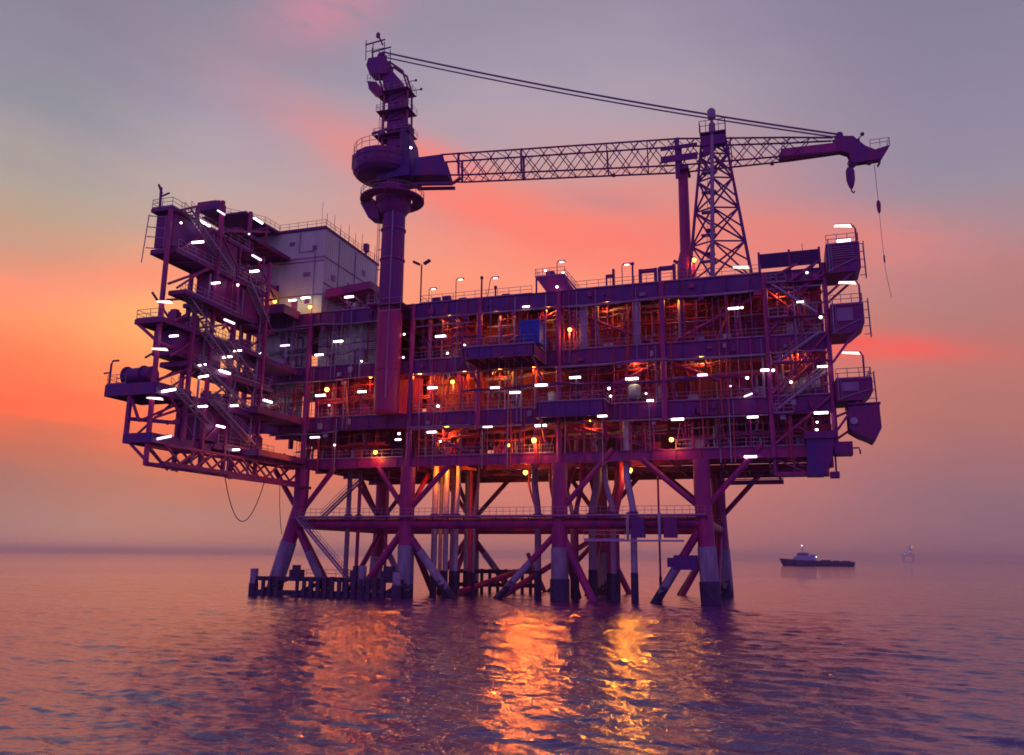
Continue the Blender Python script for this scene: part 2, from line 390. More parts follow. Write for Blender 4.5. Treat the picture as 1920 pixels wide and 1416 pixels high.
for y, rr in ((0.0, 0.5), (YB, 0.46)):
    brace((-55.6, y, 8.9), (-49.0, y, -2.5), rr, low=5.6)
    brace((-39.4, y, 8.6), (-47.6, y, -2.5), rr)
    brace((-38.8, y, 8.2), (-30.2, y, -2.5), rr, low=5.8)
    brace((-18.2, y, 8.2), (-27.6, y, -1.6), rr * 0.8, low=4.6)
    brace((-29.6, y, 5.8), (-26.4, y, -0.8), rr * 0.7) if y else None
    brace((-17.6, y, 8.2), (-12.4, y, -2.5), rr)
    brace((-0.4, y, 8.8), (-7.6, y, -2.5), rr, low=5.4)
    # splayed struts from the legs up to the cellar deck
    for (x, d) in ((-55.4, 5.2), (-55.4, -4.6), (-39.0, 6.0), (-39.0, -4.6), (-17.8, 7.0), (-17.8, -4.6), (0.0, 7.2), (0.0, -7.2)):
        if y == 0 and x == -17.8 and d < 0: continue
        top = (17.2 if d < 6.5 else 18.6)
        brace((x + 0.3 * (1 if d > 0 else -1), y, 11.2), (x + d, y, top), 0.36)
for x in LEGX:
    brace((x, 0, 9.0), (x, 12.0, -2.0), 0.44); brace((x, YB, 9.0), (x, 13.0, -2.0), 0.44)
    brace((x, 0.6, 11.3), (x, 7.5, 17.2), 0.33); brace((x, YB - 0.6, 11.3), (x, 17.5, 17.2), 0.33)
brace((-27.9, 0, -1.2), (-18.1, YB, 8.6), 0.40); brace((-28.0, YB, 4.0), (-37.8, 0.2, -1.5), 0.42)
brace((-1.0, YB, 8.0), (-6.5, YB - 2, -1.6), 0.44)
sad = MB(); sad.box(-3.6, -0.9, -0.7, 0.9, 3.9, 5.6); sad.box(-4.4, -3.6, -0.5, 0.6, 4.2, 5.3)
obj('brace_gusset', sad, 'navy_steel', jk)

# ---------------------------------------------------------------- walkway ringing the legs
ww = thing('jacket_walkway', 'long steel walkway with railings strung between the jacket legs above the water', 'walkway', (-28, 0, 8.6))
for y in (-0.1, YB + 0.1):
    g = MB(); g.tube((-55.4, y, 9.45), (0.0, y, 9.45), 0.72, 14); obj('girder', g, 'red_paint', ww, True)
    d = MB(); d.box(-55.0, 0.6, y - 1.5, y - 0.55, 10.15, 10.30)
    for x in np.arange(-54.5, 0.6, 2.2): d.beam((x, y - 0.4, 9.6), (x, y - 1.45, 10.1), 0.10)
    obj('grating_deck', d, 'navy_steel', ww)
    railing(ww, [(-54.6, y - 1.45, 10.3), (0.4, y - 1.45, 10.3)], step=0.9, r=0.03)
for x in LEGX[:1] + LEGX[-1:]:
    g = MB(); g.tube((x, 0, 9.4), (x, YB, 9.4), 0.62, 12); obj('girder', g, 'red_paint', ww, True)
for x in (-8.2, -4.4): 
    s = MB(); s.box(x, x + 1.5, -2.9, -1.7, 7.6, 10.0); obj('equipment_box', s, 'navy_steel', ww)
    s = MB(); s.tube((x - 0.5, -2.6, 7.3), (x - 0.5, -2.6, 10.6), 0.18, 8); obj('conduit', s, 'galvanised', ww, True)
s = MB(); s.box(-14.0, -2.2, -3.0, -1.6, 7.15, 7.35); obj('access_platform', s, 'galvanised', ww)
railing(ww, [(-14.0, -3.0, 7.35), (-9.0, -3.0, 7.35)], step=1.2, r=0.03)

# ================================================================ risers and caissons
spec = [  # x, y, radius, top z, bends (x shift low), paint, label
 (-36.6, 4.0, 0.42, 22.2, 0.0, 'galvanised', 'pale riser pipe nearest the crane column, lit orange by the sodium lamps'),
 (-34.9, 4.0, 0.36, 22.2, 0.0, 'galvanised', 'pale riser pipe lit orange, middle one of three bright pipes'),
 (-33.2, 4.0, 0.34, 22.2, -0.2, 'galvanised', 'slim pale riser pipe lit orange, third one out from the crane column'),
 (-37.9, 7.0, 0.36, 18.0, 0.0, 'grey_paint', 'grey riser pipe just behind the second front jacket leg'),
 (-35.8, 8.5, 0.30, 18.0, 0.0, 'grey_paint', 'thin grey riser pipe behind the three bright orange-lit pipes'),
 (-22.6, 5.0, 0.46, 18.0, 0.5, 'grey_paint', 'thick grey riser with a collar, between the bright pipes and the third leg'),
 (-20.6, 6.0, 0.32, 18.0, 0.8, 'red_paint', 'red riser pipe swept in beside the third front leg'),
 (-16.0, 5.0, 0.34, 18.0, -0.9, 'red_paint', 'red riser pipe standing close behind the third front leg'),
 (-13.9, 5.0, 0.55, 22.0, -0.8, 'grey_paint', 'fat grey caisson with a dark collar next to the third front leg'),
 (-11.2, 7.0, 0.55, 18.0, -0.9, 'red_paint', 'fat red caisson standing between the third and fourth legs'),
 (-9.4, 1.5, 0.42, 22.4, 0.7, 'galvanised', 'long pale riser running from the lower deck down past the walkway to the sea'),
 (-12.3, 1.6, 0.36, 18.0, 1.0, 'grey_paint', 'slim grey riser bending inward just above the walkway'),
 (-50.0, 4.0, 0.34, 17.0, 0.0, 'grey_paint', 'grey riser pipe dropping behind the boat landing stairs'),
 (-48.6, 4.5, 0.26, 17.0, 0.0, 'red_paint', 'thin dark red pipe beside the grey pipe behind the landing stairs'),
 (-43.4, 3.0, 0.20, 17.0, 0.0, 'red_paint', 'very thin red pipe hanging just short of the crane column'),
 (-38.2, 10.0, 0.30, 18.0, 0.0, 'galvanised', 'pale conductor pipe, outermost of the cluster behind the second front leg'),
 (-37.0, 12.5, 0.34, 18.0, 0.0, 'red_paint', 'rusty conductor pipe deep in the cluster behind the second front leg'),
 (-35.4, 13.0, 0.30, 18.0, 0.0, 'galvanised', 'pale conductor pipe deep behind the three bright orange-lit pipes'),
 (-33.8, 10.5, 0.26, 18.0, 0.0, 'red_paint', 'thin rusty conductor pipe close behind the slimmest bright pipe'),
 (-31.8, 8.0, 0.22, 18.0, -0.5, 'grey_paint', 'thin grey conductor pipe bending in beside the slimmest bright pipe'),
 (-24.6, 9.0, 0.16, 18.0, 1.2, 'red_paint', 'very thin rusty pipe leaning in behind the thick collared riser'),
 (-21.4, 11.0, 0.28, 18.0, 0.6, 'red_paint', 'rusty conductor pipe leaning behind the swept red riser'),
 (-19.4, 9.5, 0.30, 18.0, 0.9, 'galvanised', 'pale conductor pipe half hidden by the third front leg'),
 (-15.0, 10.0, 0.36, 18.0, -0.6, 'galvanised', 'pale conductor pipe behind the fat grey caisson'),
 (-12.8, 12.0, 0.30, 18.0, -1.2, 'red_paint', 'rusty conductor pipe crossing behind the fat red caisson'),
 (-6.6, 9.0, 0.14, 18.0, 0.0, 'red_paint', 'very thin rusty pipe hanging behind the walkway equipment boxes'),
]
for x, y, r, zt, sh, m, lab in spec:
    t = thing('riser_pipe', lab, 'riser', (x, y, 0), 'risers and caissons inside the jacket')
    p = MB()
    if sh: pts = [(x, y, zt), (x, y, 15.2), (x + sh*0.25, y, 14.0), (x + sh*0.75, y, 12.2), (x + sh, y, 11.0), (x + sh, y, -2.5)]
    else: pts = [(x, y, zt), (x, y, -2.5)]
    p.path(pts, r, 12); obj('pipe', p, m, t, True)
    c_ = MB(); c_.lathe((x + sh, y, 0), [(r + 0.22, 9.6), (r + 0.22, 10.9)], 12); obj('clamp', c_, 'navy_steel', t, True)
    b_ = MB(); b_.lathe((x + sh, y, 0), [(r + 0.05, -1.5), (r + 0.05, 2.6 + 2 * r)], 12); obj('splash_sleeve', b_, 'timber_dark', t, True)

# ================================================================ boat landing
bl = thing('boat_landing', 'low dark timber-faced boat landing wrapped round the jacket foot at the waterline', 'boat landing', (-48, -5, 0))
for z, h in ((2.15, 0.55), (0.35, 0.7)):
    b = MB(); b.box(-57.6, -37.9, -6.0, -5.4, z - h/2, z + h/2); obj('fender_beam', b, 'timber_dark', bl)
random.seed(3)
for i, x in enumerate(np.arange(-56.4, -38.2, 1.02)):
    if i in (3, 4): continue
    b = MB(); w = 0.17 + 0.12 * random.random(); b.box(x - w, x + w, -6.35, -6.01, -0.8, 2.3 + 0.25 * random.random()); obj('fender_post', b, 'timber_dark', bl)
for x, zt in ((-58.2, 3.4), (-42.2, 3.9), (-37.4, 3.2)):
    b = MB(); b.tube((x, -5.7, -2), (x, -5.7, 1.8), 0.55, 14); b.tube((x, -5.7, 1.8), (x, -5.7, zt), 0.52, 14)
    p = obj('bumper_post', b, 'sleeve_grey', bl, True)
    b = MB(); b.tube((x, -5.7, -2), (x, -5.7, 1.5), 0.62, 14); obj('rubber_sleeve', b, 'timber_dark', p, True)
d = MB(); d.box(-57.0, -38.4, -5.3, -1.4, 2.0, 2.2); obj('grating_deck', d, 'navy_steel', bl)
for x in (-57, -51, -45, -39):
    b = MB(); b.beam((x, -5.4, 0.6), (x + 0.4, 0.2, 2.0), 0.4); obj('strut', b, 'navy_steel', bl)
railing(bl, [(-52.6, -2.0, 2.2), (-43.6, -2.0, 2.2)], step=1.5)
for x, w in ((-53.6, 1.6), (-44.6, 1.0), (-40.2, 2.2)):
    b = MB(); b.box(x, x + w, -4.6, -3.4, 2.2, 3.3); b.box(x + 0.3, x + w * 0.7, -4.4, -3.6, 3.3, 3.9); obj('winch_box', b, 'timber_dark', bl)
bl2 = thing('boat_landing', 'smaller dark fender frame on the far side of the second back leg at the waterline', 'boat landing', (-33, 22, 0))
for z in (1.0, 3.0):
    b = MB(); b.box(-40, -27.2, 20.6, 21.2, z - 0.3, z + 0.3); obj('fender_beam', b, 'timber_dark', bl2)
for x in np.arange(-39.4, -27.0, 1.3):
    b = MB(); b.box(x - 0.2, x + 0.2, 20.1, 20.55, -0.8, 3.4 + (1.6 if x > -28.5 else 0)); obj('fender_post', b, 'timber_dark', bl2)
# stairs from the walkway to the landing and from the cellar deck to the walkway
st = thing('landing_stairs', 'steep pale stairs zigzagging from the boat landing up past the walkway', 'stairs', (-48, -2, 2.2))
flight(st, (-54.6, -2.4, 10.3), (-46.4, -2.4, 2.3), 0.9, (0, 1, 0), name='lower_flight')
flight(st, (-47.6, 2.2, 15.6), (-53.4, 2.2, 10.4), 0.9, (0, 1, 0), name='upper_flight')
p = MB(); p.box(-55.4, -54.4, -2.6, -1.2, 10.16, 10.30); obj('turning_landing', p, 'rail_paint', st)

# ================================================================ decks
def deck(name, label, zt, depth, spans, floors, front_y=0.0, rails=(), mg='dark_steel', back=True):
    t = thing(name, label, 'deck', (-25, 12, zt - depth))
    for (x0, x1) in spans:
        g = MB(); igirder_x(g, x0, x1, front_y, zt - depth, zt, 2.9); obj('edge_girder', g, mg, t)
        if back:
            g = MB(); igirder_x(g, x0, x1, 26.0, zt - depth, zt, 3.0); obj('edge_girder', g, mg, t)
            for y in (8.6, 17.2):
                g = MB(); igirder_x(g, x0, x1, y, zt - depth * 0.8, zt - 0.16, 30); obj('inner_girder', g, 'red_paint', t)
    for (x0, x1, y0, y1) in floors:
        f_ = MB(); f_.box(x0, x1, y0, y1, zt + 0.004, zt + 0.10); fo = obj('floor_plate', f_, 'dark_steel', t)
    xs = np.arange(spans[0][0] + 1.2, spans[-1][1], 3.1)
    for x in xs:
        if not any(a < x < b for a, b in spans): continue
        g = MB(); igirder_y(g, x, front_y + 0.2, 25.8, zt - depth * 0.62, zt - 0.02, 0.28); obj('floor_beam', g, 'red_paint', t)
    for pts in rails: railing(t, [(x, y, zt + 0.1) for x, y in pts])
    return t
FULL = (-66.0, 15.5)
top = deck('top_deck', 'broad open top deck with a deep plated edge girder under the crane and tower', ZT, 2.0, [(-66, 15.4)], [(-66, 15.4, -0.1, 26.1)],
     rails=[[(-38.0, 4.0), (-38.0, 0.0), (-21.6, 0.0)], [(-15.6, 0.0), (8.2, 0.0)], [(-52.5, 0), (-44.6, 0)], [(-38, 25.8), (8, 25.8)]], mg='navy_steel')
mid = deck('middle_deck', 'middle deck of the platform, running behind the crane column and blue container', ZM, 1.9, [FULL], [(-66, 15.5, -0.1, 26.1)],
     rails=[[(-66, 0), (-43.9, 0)], [(-39.2, 0), (-29.4, 0)], [(-18.6, 0), (15.3, 0)]], mg='dark_steel')
low = deck('lower_deck', 'lower main deck just under the row of lit process pipework', ZL, 1.9, [FULL], [(-66, 15.5, -0.1, 26.1)],
     rails=[[(-66, 0), (-43.9, 0)], [(-39.2, 0), (-20.4, 0)], [(-10.9, 0), (15.3, 0)]], mg='dark_steel')
cel = deck('cellar_deck', 'half open cellar deck resting on the jacket legs, lowest of the four decks', ZC, 1.25, [(-58.5, 15.5)], [(-58.5, -30.5, -0.1, 26.1), (8.5, 15.5, -0.1, 10.0), (-30.5, 8.5, -0.1, 2.4), (-30.5, 8.5, 23.0, 26.1)],
     rails=[[(-57, 0), (-40, 0)], [(-38, 0), (-30, 0)], [(-30, 0), (-18.6, 0)], [(-3.0, 0), (12.0, 0)]], mg='red_paint')
# cable trays and service pipes clipped along the girder faces
for (x0, x1, z, r, m) in ((-66, -44.2, 37.9, .10, 'rail_paint'), (-16.5, 6.5, 37.6, .12, 'grey_paint'), (-38.5, -30, 36.6, .10, 'grey_paint'), (-18.4, 8.2, 29.5, .14, 'grey_paint'), (-58, -44.2, 29.6, .10, 'rail_paint'), (-31, -11, 27.1, .16, 'navy_steel'), (-11, 6, 26.9, .16, 'navy_steel'), (-38.8, -30, 22.4, .1, 'grey_paint'), (-61, -50, 22.0, .1, 'grey_paint')):
    p = MB(); k = int((x1 - x0) / 3)
    pts = [(x0 + (x1 - x0) * i / k, -0.42 - 0.1 * (i % 3 == 1), z + (0.25 if i in (3, 4) else 0.0)) for i in range(k + 1)]
    p.path(pts, r, 8)
    for i in range(0, k, 2): p.box(pts[i][0] - .08, pts[i][0] + .08, -0.4, -0.1, z - .05, z + .05)
    obj('service_pipe', p, m, top if z > 36 else mid if z > 29 else low if z > 26 else cel, True)

# ---------------------------------------------------------------- columns and bracing carrying the decks
fr = thing('support_frame', 'red steel columns and diagonal bracing carrying all four decks', 'frame', (-25, 12, 17))
for x in (-66, -55.4, -39.0, -29.0, -17.8, -4.2, 8.5, 15.45):
    for y in (0.45, 13, 25.6):
        zb = 17.0 if x in (-55.4, -39.0, -17.8, 0.0, 8.5, 15.45) else 21.9
        zt = ZT + (0.6 if x == 15.45 and y < 1 else 0)
        if x in (-66,): zb = 21.9
        m_ = MB(); w = 0.62 if x in (8.5, 15.45) else 0.8
        if y > 1: m_.tube((x, y, zb), (x, y, min(zt, 39.8)), w / 2, 12)
        else: m_.tube((x, y - 0.6, zb), (x, y - 0.6, zt), w / 2, 12)
        obj('upright', m_, 'red_paint', fr, True)
storeys = ((ZM + .1, ZT - 2.0), (ZL + .1, ZM - 1.9), (ZC + .1, ZL - 1.9))
bays = [(-66, -55.4), (-55.4, -43.5), (-39, -29), (-29, -17.8), (-17.8, -4.2), (-4.2, 8.5), (8.5, 15.45)]
for si, (z0, z1) in enumerate(storeys):
    for bi, (x0, x1) in enumerate(bays):
        if (si, bi) in ((0, 6), (1, 6), (0, 5), (1, 4), (0, 3), (2, 4), (0, 4), (2, 2), (1, 5), (2, 6)):
            m_ = MB(); up = (si + bi) % 2
            m_.tube((x0 + .3, 1.4, z0 if up else z1), (x1 - .3, 1.4, z1 if up else z0), 0.22, 10); obj('diagonal_brace', m_, 'red_paint', fr, True)
            if bi in (3, 4, 5) and si == 0:
                xm = (x0 + x1) / 2
                m_ = MB(); m_.tube((xm, 2.4, z0), (xm + 2.6, 2.4, z1), 0.2, 10); obj('diagonal_brace', m_, 'bright_red', fr, True)
# right end bay: crossing members outside the stairs
for z0, z1 in ((18.6, 24.1), (24.6, 31.6), (32.2, 39.8)):
    m_ = MB(); m_.tube((8.7, -0.3, z0), (15.3, -0.3, z1), 0.17, 10); obj('diagonal_brace', m_, 'red_paint', fr, True)

# ================================================================ inner bulkheads, so that one does not look straight through
def panel_wall(name, label, x0, x1, y, z0, z1, m, ribs=0.9, door=None):
    t = thing(name, label, 'bulkhead', ((x0 + x1) / 2, y, z0))
    b = MB(); b.box(x0, x1, y, y + 0.15, z0, z1); p = obj('panel', b, m, t)
    r = MB(); x = x0 + 0.2
    while x < x1: r.box(x - 0.05, x + 0.05, y - 0.09, y - 0.003, z0, z1); x += ribs
    obj('rib', r, m, p)
    if door:
        for dx_ in door:
            d = MB(); d.box(dx_, dx_ + 0.95, y - 0.11, y - 0.1 + 0.09, z0 + 0.15, z0 + 2.3); o = obj('door', d, 'dark_steel', t)
            h = MB(); h.box(dx_ + .8, dx_ + .88, y - .2, y - .11, z0 + 1.1, z0 + 1.2); obj('handle', h, 'galvanised', o)
    return t
panel_wall('bulkhead', 'pale green lit wall panel under the grey building on the middle deck', -65.8, -56.2, 1.5, ZM + .1, ZT - 1.4, 'pale_panel', 1.4, door=(-61.0,))
panel_wall('bulkhead', 'pale panelled wall with pipes before it, ending short of the crane column', -55.0, -45.6, 1.6, ZM + .1, ZT - 1.4, 'pale_panel', 1.0, door=(-53.2, -49.0))
panel_wall('bulkhead', 'low pale green wall on the lower deck under the lit storey', -65.8, -57.2, 1.6, ZL + .1, ZM - 1.4, 'pale_panel', 1.2, door=(-62.0,))
panel_wall('bulkhead', 'dark red ribbed wall across the lower deck behind the crane column', -57.0, -39.5, 5.0, ZL + .1, ZM - 1.4, 'red_paint', 1.1, door=(-50.0, -46.0))
panel_wall('bulkhead', 'red ribbed wall at the back of the middle deck behind the blue container', -39.5, -4.5, 9.5, ZM + .1, ZT - 1.4, 'bright_red', 1.2)
panel_wall('bulkhead', 'dark red wall at the back of the middle deck below the lattice tower', -4.2, 15.2, 8.5, ZM + .1, ZT - 1.4, 'red_paint', 1.2)
panel_wall('bulkhead', 'bright red ribbed wall at the back of the lower deck below the blue container', -39.5, -17.0, 6.5, ZL + .1, ZM - 1.4, 'bright_red', 0.8)
panel_wall('bulkhead', 'dark wall at the back of the lower deck beyond the round green tank', -16.8, 15.2, 8.0, ZL + .1, ZM - 1.4, 'red_paint', 1.0)
panel_wall('bulkhead', 'dark wall closing the back of the lowest storey, crane end', -58.0, -30.5, 8.0, ZC + .1, ZL - 1.3, 'dark_steel', 1.2)
panel_wall('bulkhead', 'dark wall closing the back of the lowest storey, lattice tower end', -30.3, 15.2, 12.0, ZC + 1.4, ZL - 1.3, 'dark_steel', 1.2)

# ================================================================ process pipework, one welded module per bay
random.seed(11)
bayname = {0: 'below the grey building', 1: 'between the grey building and crane column', 2: 'just past the crane column', 3: 'around the blue container bay',
           4: 'in the middle bay', 5: 'below the lattice tower', 6: 'in the end bay by the landing tower'}
dk = ('middle deck', 'lower deck', 'cellar deck')
for si, (z0, z1) in enumerate(storeys):
    for bi, (x0, x1) in enumerate(bays):
        if si == 2 and bi == 0: x0 = -58.0
        tone = random.choice(('red', 'dark red', 'grey and red'))
        if (si, bi) in ((0, 0), (0, 1)): tone = 'grey'
        t = thing('pipe_module', f'{tone} pipework on the {dk[si]} {bayname[bi]}', 'pipework', ((x0 + x1) / 2, 3, z0), 'pipework modules between the decks')
        mats = {'red': ['bright_red', 'red_paint', 'bright_red', 'grey_paint'], 'dark red': ['red_paint', 'dark_steel', 'bright_red', 'grey_paint'],
                'grey and red': ['grey_paint', 'red_paint', 'galvanised', 'bright_red'], 'grey': ['grey_paint', 'galvanised', 'navy_steel']}[tone]
        L = x1 - x0; yb = 1.6 if si < 2 else 2.2
        deepmax = 2.2 if (si, bi) in ((0, 0), (1, 0)) else 4.0
        lit = (si, bi) in ((0, 0), (0, 1), (1, 0))
        if lit: yb = .30; deepmax = 1.9
        n = int(L * (1.25 if (si, bi) not in ((0, 0), (0, 1)) else 0.45))
        for k in range(n):                                   # standing pipes, some turning off at the top
            x = x0 + 0.6 + random.random() * (L - 1.2); y = yb + random.random() * (deepmax - 1.2); r = random.choice((.06, .08, .1, .14, .2))
            zt = z0 + (z1 - z0) * random.choice((1, 1, 1, .8, .6)); p = MB()
            if zt < z1 - .2:
                s_ = random.choice((-1, 1)) * (0.8 + random.random())
                s_ = max(x0 + .3 - x, min(x1 - .3 - x, s_))
                p.path([(x, y, z0), (x, y, zt - .25), (x + .1 * s_, y, zt - .06), (x + .3 * s_, y, zt), (x + s_, y, zt)], r, 8)
            else: p.path([(x, y, z0), (x, y, zt)], r, 8)
            o = obj('pipe', p, random.choice(mats), t, True)
            if random.random() < .45:
                v = MB(); zz = z0 + .8 + random.random() * 1.6
                v.lathe((x, y, zz), [(r + .04, -.3), (r + .12, -.28), (r + .12, -.2), (r + .06, -.18), (r + .09, 0), (r + .06, .18), (r + .12, .2), (r + .12, .28), (r + .04, .3)], 10)
                v.tube((x, y, zz), (x, y - r - .3, zz), .03, 6); v.tube((x, y - r - .3, zz), (x, y - r - .33, zz), .16, 10)
                obj('valve', v, random.choice(('bright_red', 'navy_steel', 'galvanised')), o, True)
        for k in range(5):                                   # headers running along the bay
            y = (yb - .3 + random.random() * 2.0) if not lit else .3 + random.random() * .6; z = z0 + (z1 - z0) * (0.25 + 0.7 * random.random()); r = random.choice((.09, .13, .2))
            p = MB(); p.path([(x0 + .2, y, z), (x0 + L * .45, y, z), (x0 + L * .5, y, z + .15), (x0 + L * .55, y, z + .3), (x1 - .2, y, z + .3)], r, 8); obj('header_pipe', p, random.choice(mats), t, True)
        for k in range(max(1, int(L / 4))):                   # cabinets and supports
            x = x0 + .8 + random.random() * (L - 2.6); w = .5 + random.random() * 1.0; h = .9 + random.random() * 1.5
            b = MB(); y = yb + .2 + random.random() * (1.0 if not lit else .3)
            b.box(x, x + w, y, y + .6, z0 + .1, z0 + .1 + h); b.box(x + .06, x + w - .06, y - .04, y - .003, z0 + .2, z0 + h)
            o = obj('cabinet', b, random.choice(mats + ['pale_panel', 'navy_steel']), t)
        for k in range(int(L * .8)):                        # thin downpipes and conduits in front of the girders
            x = x0 + .5 + random.random() * (L - 1.0)
            if bi == 1 and x > -45.5: continue
            za = z0 - (1.9 if random.random() < .6 else 0.2) ; zb_2 = z1 + (1.7 if random.random() < .6 else -.8)
            p = MB(); p.tube((x, -.42, za), (x, -.42, min(zb_2, 39.8)), random.choice((.04, .06, .09)), 6); obj('downpipe', p, random.choice(mats), t, True)
        for k in range(3):
            x = x0 + .5 + random.random() * (L - 1.6); w_ = .3 + .6 * random.random(); zz = z1 + random.choice((-.9, .3, .8))
            if bi == 1 and x > -45.8: continue
            b = MB(); b.box(x, x + w_, -.52, -.2, zz, zz + .3 + .5 * random.random()); obj('junction_box', b, random.choice(('grey_paint', 'dark_steel', 'red_paint', 'galvanised')), t)
        if bi not in (1,):
            b = MB(); zz = z1 - .35; b.box(x0 + .4, x1 - .4, -.5, -.1, zz, zz + .06); b.box(x0 + .4, x1 - .4, -.52, -.5, zz, zz + .16); obj('cable_tray', b, 'grey_paint', t)
        for k in range(int(L * .85) if not lit else 1):                         # struts and hangers criss-crossing the bay
            x = x0 + .4 + random.random() * (L - 1.2); y = .5 + random.random() * (2.5 if not lit else .3); dxx = (random.random() - .5) * 3.2; xb = max(x0 + .2, min(x1 - .2, x + dxx))
            b = MB(); b.beam((x, y, z0 + .1), (xb, y, z1), random.choice((.08, .12, .16))); obj('strut', b, random.choice(('red_paint', 'bright_red', 'dark_steel')), t)
        for k in range(2):
            x = x0 + L * (.2 + .55 * k); b = MB(); b.beam((x, yb + .5, z0), (x, yb + .5, z1), .14); b.beam((x, yb + .5, z1 - .6), (x + L * .2, yb + .5, z1 - .6), .12); b.beam((x + L * .2, yb + .5, z1 - .6), (x + L * .2, yb + .5, z1), .12)
            obj('pipe_support', b, 'red_paint', t)

# vessels standing or lying among the pipework
def vessel(label, c, r, L, axis, m, cat='tank'):
    t = thing('process_vessel', label, cat, c)
    cx, cy, cz = c; b = MB(); prof = [(.02, -L/2 - r*.5), (r*.55, -L/2 - r*.42), (r*.88, -L/2 - r*.2), (r, -L/2), (r, L/2), (r*.88, L/2 + r*.2), (r*.55, L/2 + r*.42), (.02, L/2 + r*.5)]
    b.lathe((0, 0, 0), prof, 18)
    if axis == 'x': b.v = [(z + cx, y + cy, -x + cz) for x, y, z in b.v]
    elif axis == 'y': b.v = [(x + cx, z + cy, -y + cz) for x, y, z in b.v]
    else: b.v = [(x + cx, y + cy, z + cz) for x, y, z in b.v]
    o = obj('shell', b, m, t, True)
    for s in (-1, 1):
        k = MB()
        if axis == 'x': k.box(cx + s*L*.3 - .12, cx + s*L*.3 + .12, cy - r*.8, cy + r*.8, cz - r - .5, cz - r*.55)
        elif axis == 'y': k.box(cx - r*.8, cx + r*.8, cy + s*L*.3 - .12, cy + s*L*.3 + .12, cz - r - .5, cz - r*.55)
        else: k.box(cx + s*r*.6 - .1, cx + s*r*.6 + .1, cy - .1, cy + .1, cz - L/2 - r*.5 - .6, cz - L/2)
        obj('saddle', k, 'red_paint', t)
    return t
vessel('round pale green tank glowing under a white tube light on the lower deck', (-8.1, 0.9, 26.0), 0.85, 1.2, 'z', 'pale_panel')
vessel('horizontal red vessel deep on the middle deck beside the crane column', (-34.0, 5.2, 33.6), 1.0, 4.6, 'x', 'bright_red')
vessel('horizontal red vessel on the middle deck below the boom rest post', (-0.5, 4.6, 33.6), 1.1, 5.5, 'x', 'bright_red')
vessel('squat pale box-like tank beside the blue container on the lower deck', (-19.2, 1.4, 25.8), 0.6, 1.2, 'z', 'pale_panel')
vessel('pale rounded vessel lying near the end bay of the lower deck', (12.0, 3.2, 26.2), 1.2, 3.6, 'x', 'pale_panel')
vessel('small grey vertical tank on the lower deck short of the lattice tower', (-4.6, 1.6, 25.8), 0.65, 1.3, 'z', 'grey_paint')
for x in (-14.6, -7.6):
    t = thing('vent_duct', ('tall pale square duct on the middle deck just past the blue container' if x < -10 else 'tall pale square duct on the middle deck in the middle bay'), 'duct', (x, 0.6, ZM))
    b = MB(); b.box(x - .5, x + .5, .2, 1.0, ZM + .1, ZT - 2.2); obj('duct', b, 'grey_paint', t)
    for z in (33.4, 35.2, 37.0):
        b = MB(); b.box(x - .58, x + .58, .12, 1.08, z, z + .12); obj('flange', b, 'galvanised', t)
# dark hoop frame on the pale wall
t = thing('hoop_frame', 'dark arched pipe frame standing before the pale green lit wall', 'frame', (-62.6, -0.4, 31.9))
b = MB(); b.path([(-63.4, -.5, 31.0), (-63.4, -.5, 32.8), (-63.1, -.5, 33.4), (-62.6, -.5, 33.6), (-62.1, -.5, 33.4), (-61.8, -.5, 32.8), (-61.8, -.5, 31.0)], .17, 8); obj('hoop', b, 'navy_steel', t, True)
b = MB(); b.lathe((-62.6, -.5, 33.6), [(.1, -.1), (.25, 0), (.2, .3), (.1, .4)], 8); obj('cap', b, 'navy_steel', t, True)

# ================================================================ laydown platforms and blue container
def laydown(label, x0, x1, y0, z, dep):
    t = thing('laydown_platform', label, 'platform', ((x0 + x1) / 2, y0 / 2, z - dep), 'laydown platforms jutting out over the sea')
    b = MB(); b.box(x0, x1, y0, -0.25, z, z + .1); obj('floor_plate', b, 'dark_steel', t)
    for x in (x0, x1):
        b = MB(); igirder_y(b, x, y0, -0.25, z - dep, z - .004, .3); obj('side_girder', b, 'dark_steel', t)
    b = MB(); igirder_x(b, x0 + .2, x1 - .2, y0, z - dep, z - .004, 1.6, .3); obj('front_girder', b, 'navy_steel', t)
    k = x0 + 1.4
    while k < x1 - .5:
        b = MB(); igirder_y(b, k, y0 + .2, -0.3, z - dep * .7, z - .004, .2); obj('floor_beam', b, 'red_paint', t); k += 1.5
    for x in (x0 + .3, x1 - .3):
        b = MB(); b.tube((x, y0 + .4, z - dep), (x, -.25, z - dep - 2.6), .16, 8); obj('knee_brace', b, 'red_paint', t, True)
    railing(t, [(x0, -.3, z + .1), (x0, y0, z + .1), (x1, y0, z + .1), (x1, -.3, z + .1)], step=1.4)
    return t
laydown('big dark laydown platform jutting out below the blue container', -29.2, -19.6, -5.6, 31.6, 1.5)
laydown('smaller dark laydown platform jutting from the lower deck beside the third front leg', -19.9, -11.2, -3.4, 24.35, 1.9)
t = thing('cargo_container', 'tall bright blue cargo container standing on the big laydown platform', 'container', (-20.2, -4.2, 31.7))
b = MB(); b.box(-21.5, -19.05, -5.2, -3.0, 31.85, 34.75); body = obj('body', b, 'blue_paint', t)
r = MB()
for x in np.arange(-21.3, -19.1, .3): r.box(x - .05, x + .05, -5.26, -5.203, 32.0, 34.6)
obj('corrugation', r, 'blue_paint', body)
for x in (-21.5, -19.05):
    for y in (-5.2, -3.0):
        p = MB(); p.box(x - .09, x + .09, y - .09, y + .09, 31.72, 34.85); obj('corner_post', p, 'blue_paint', t)
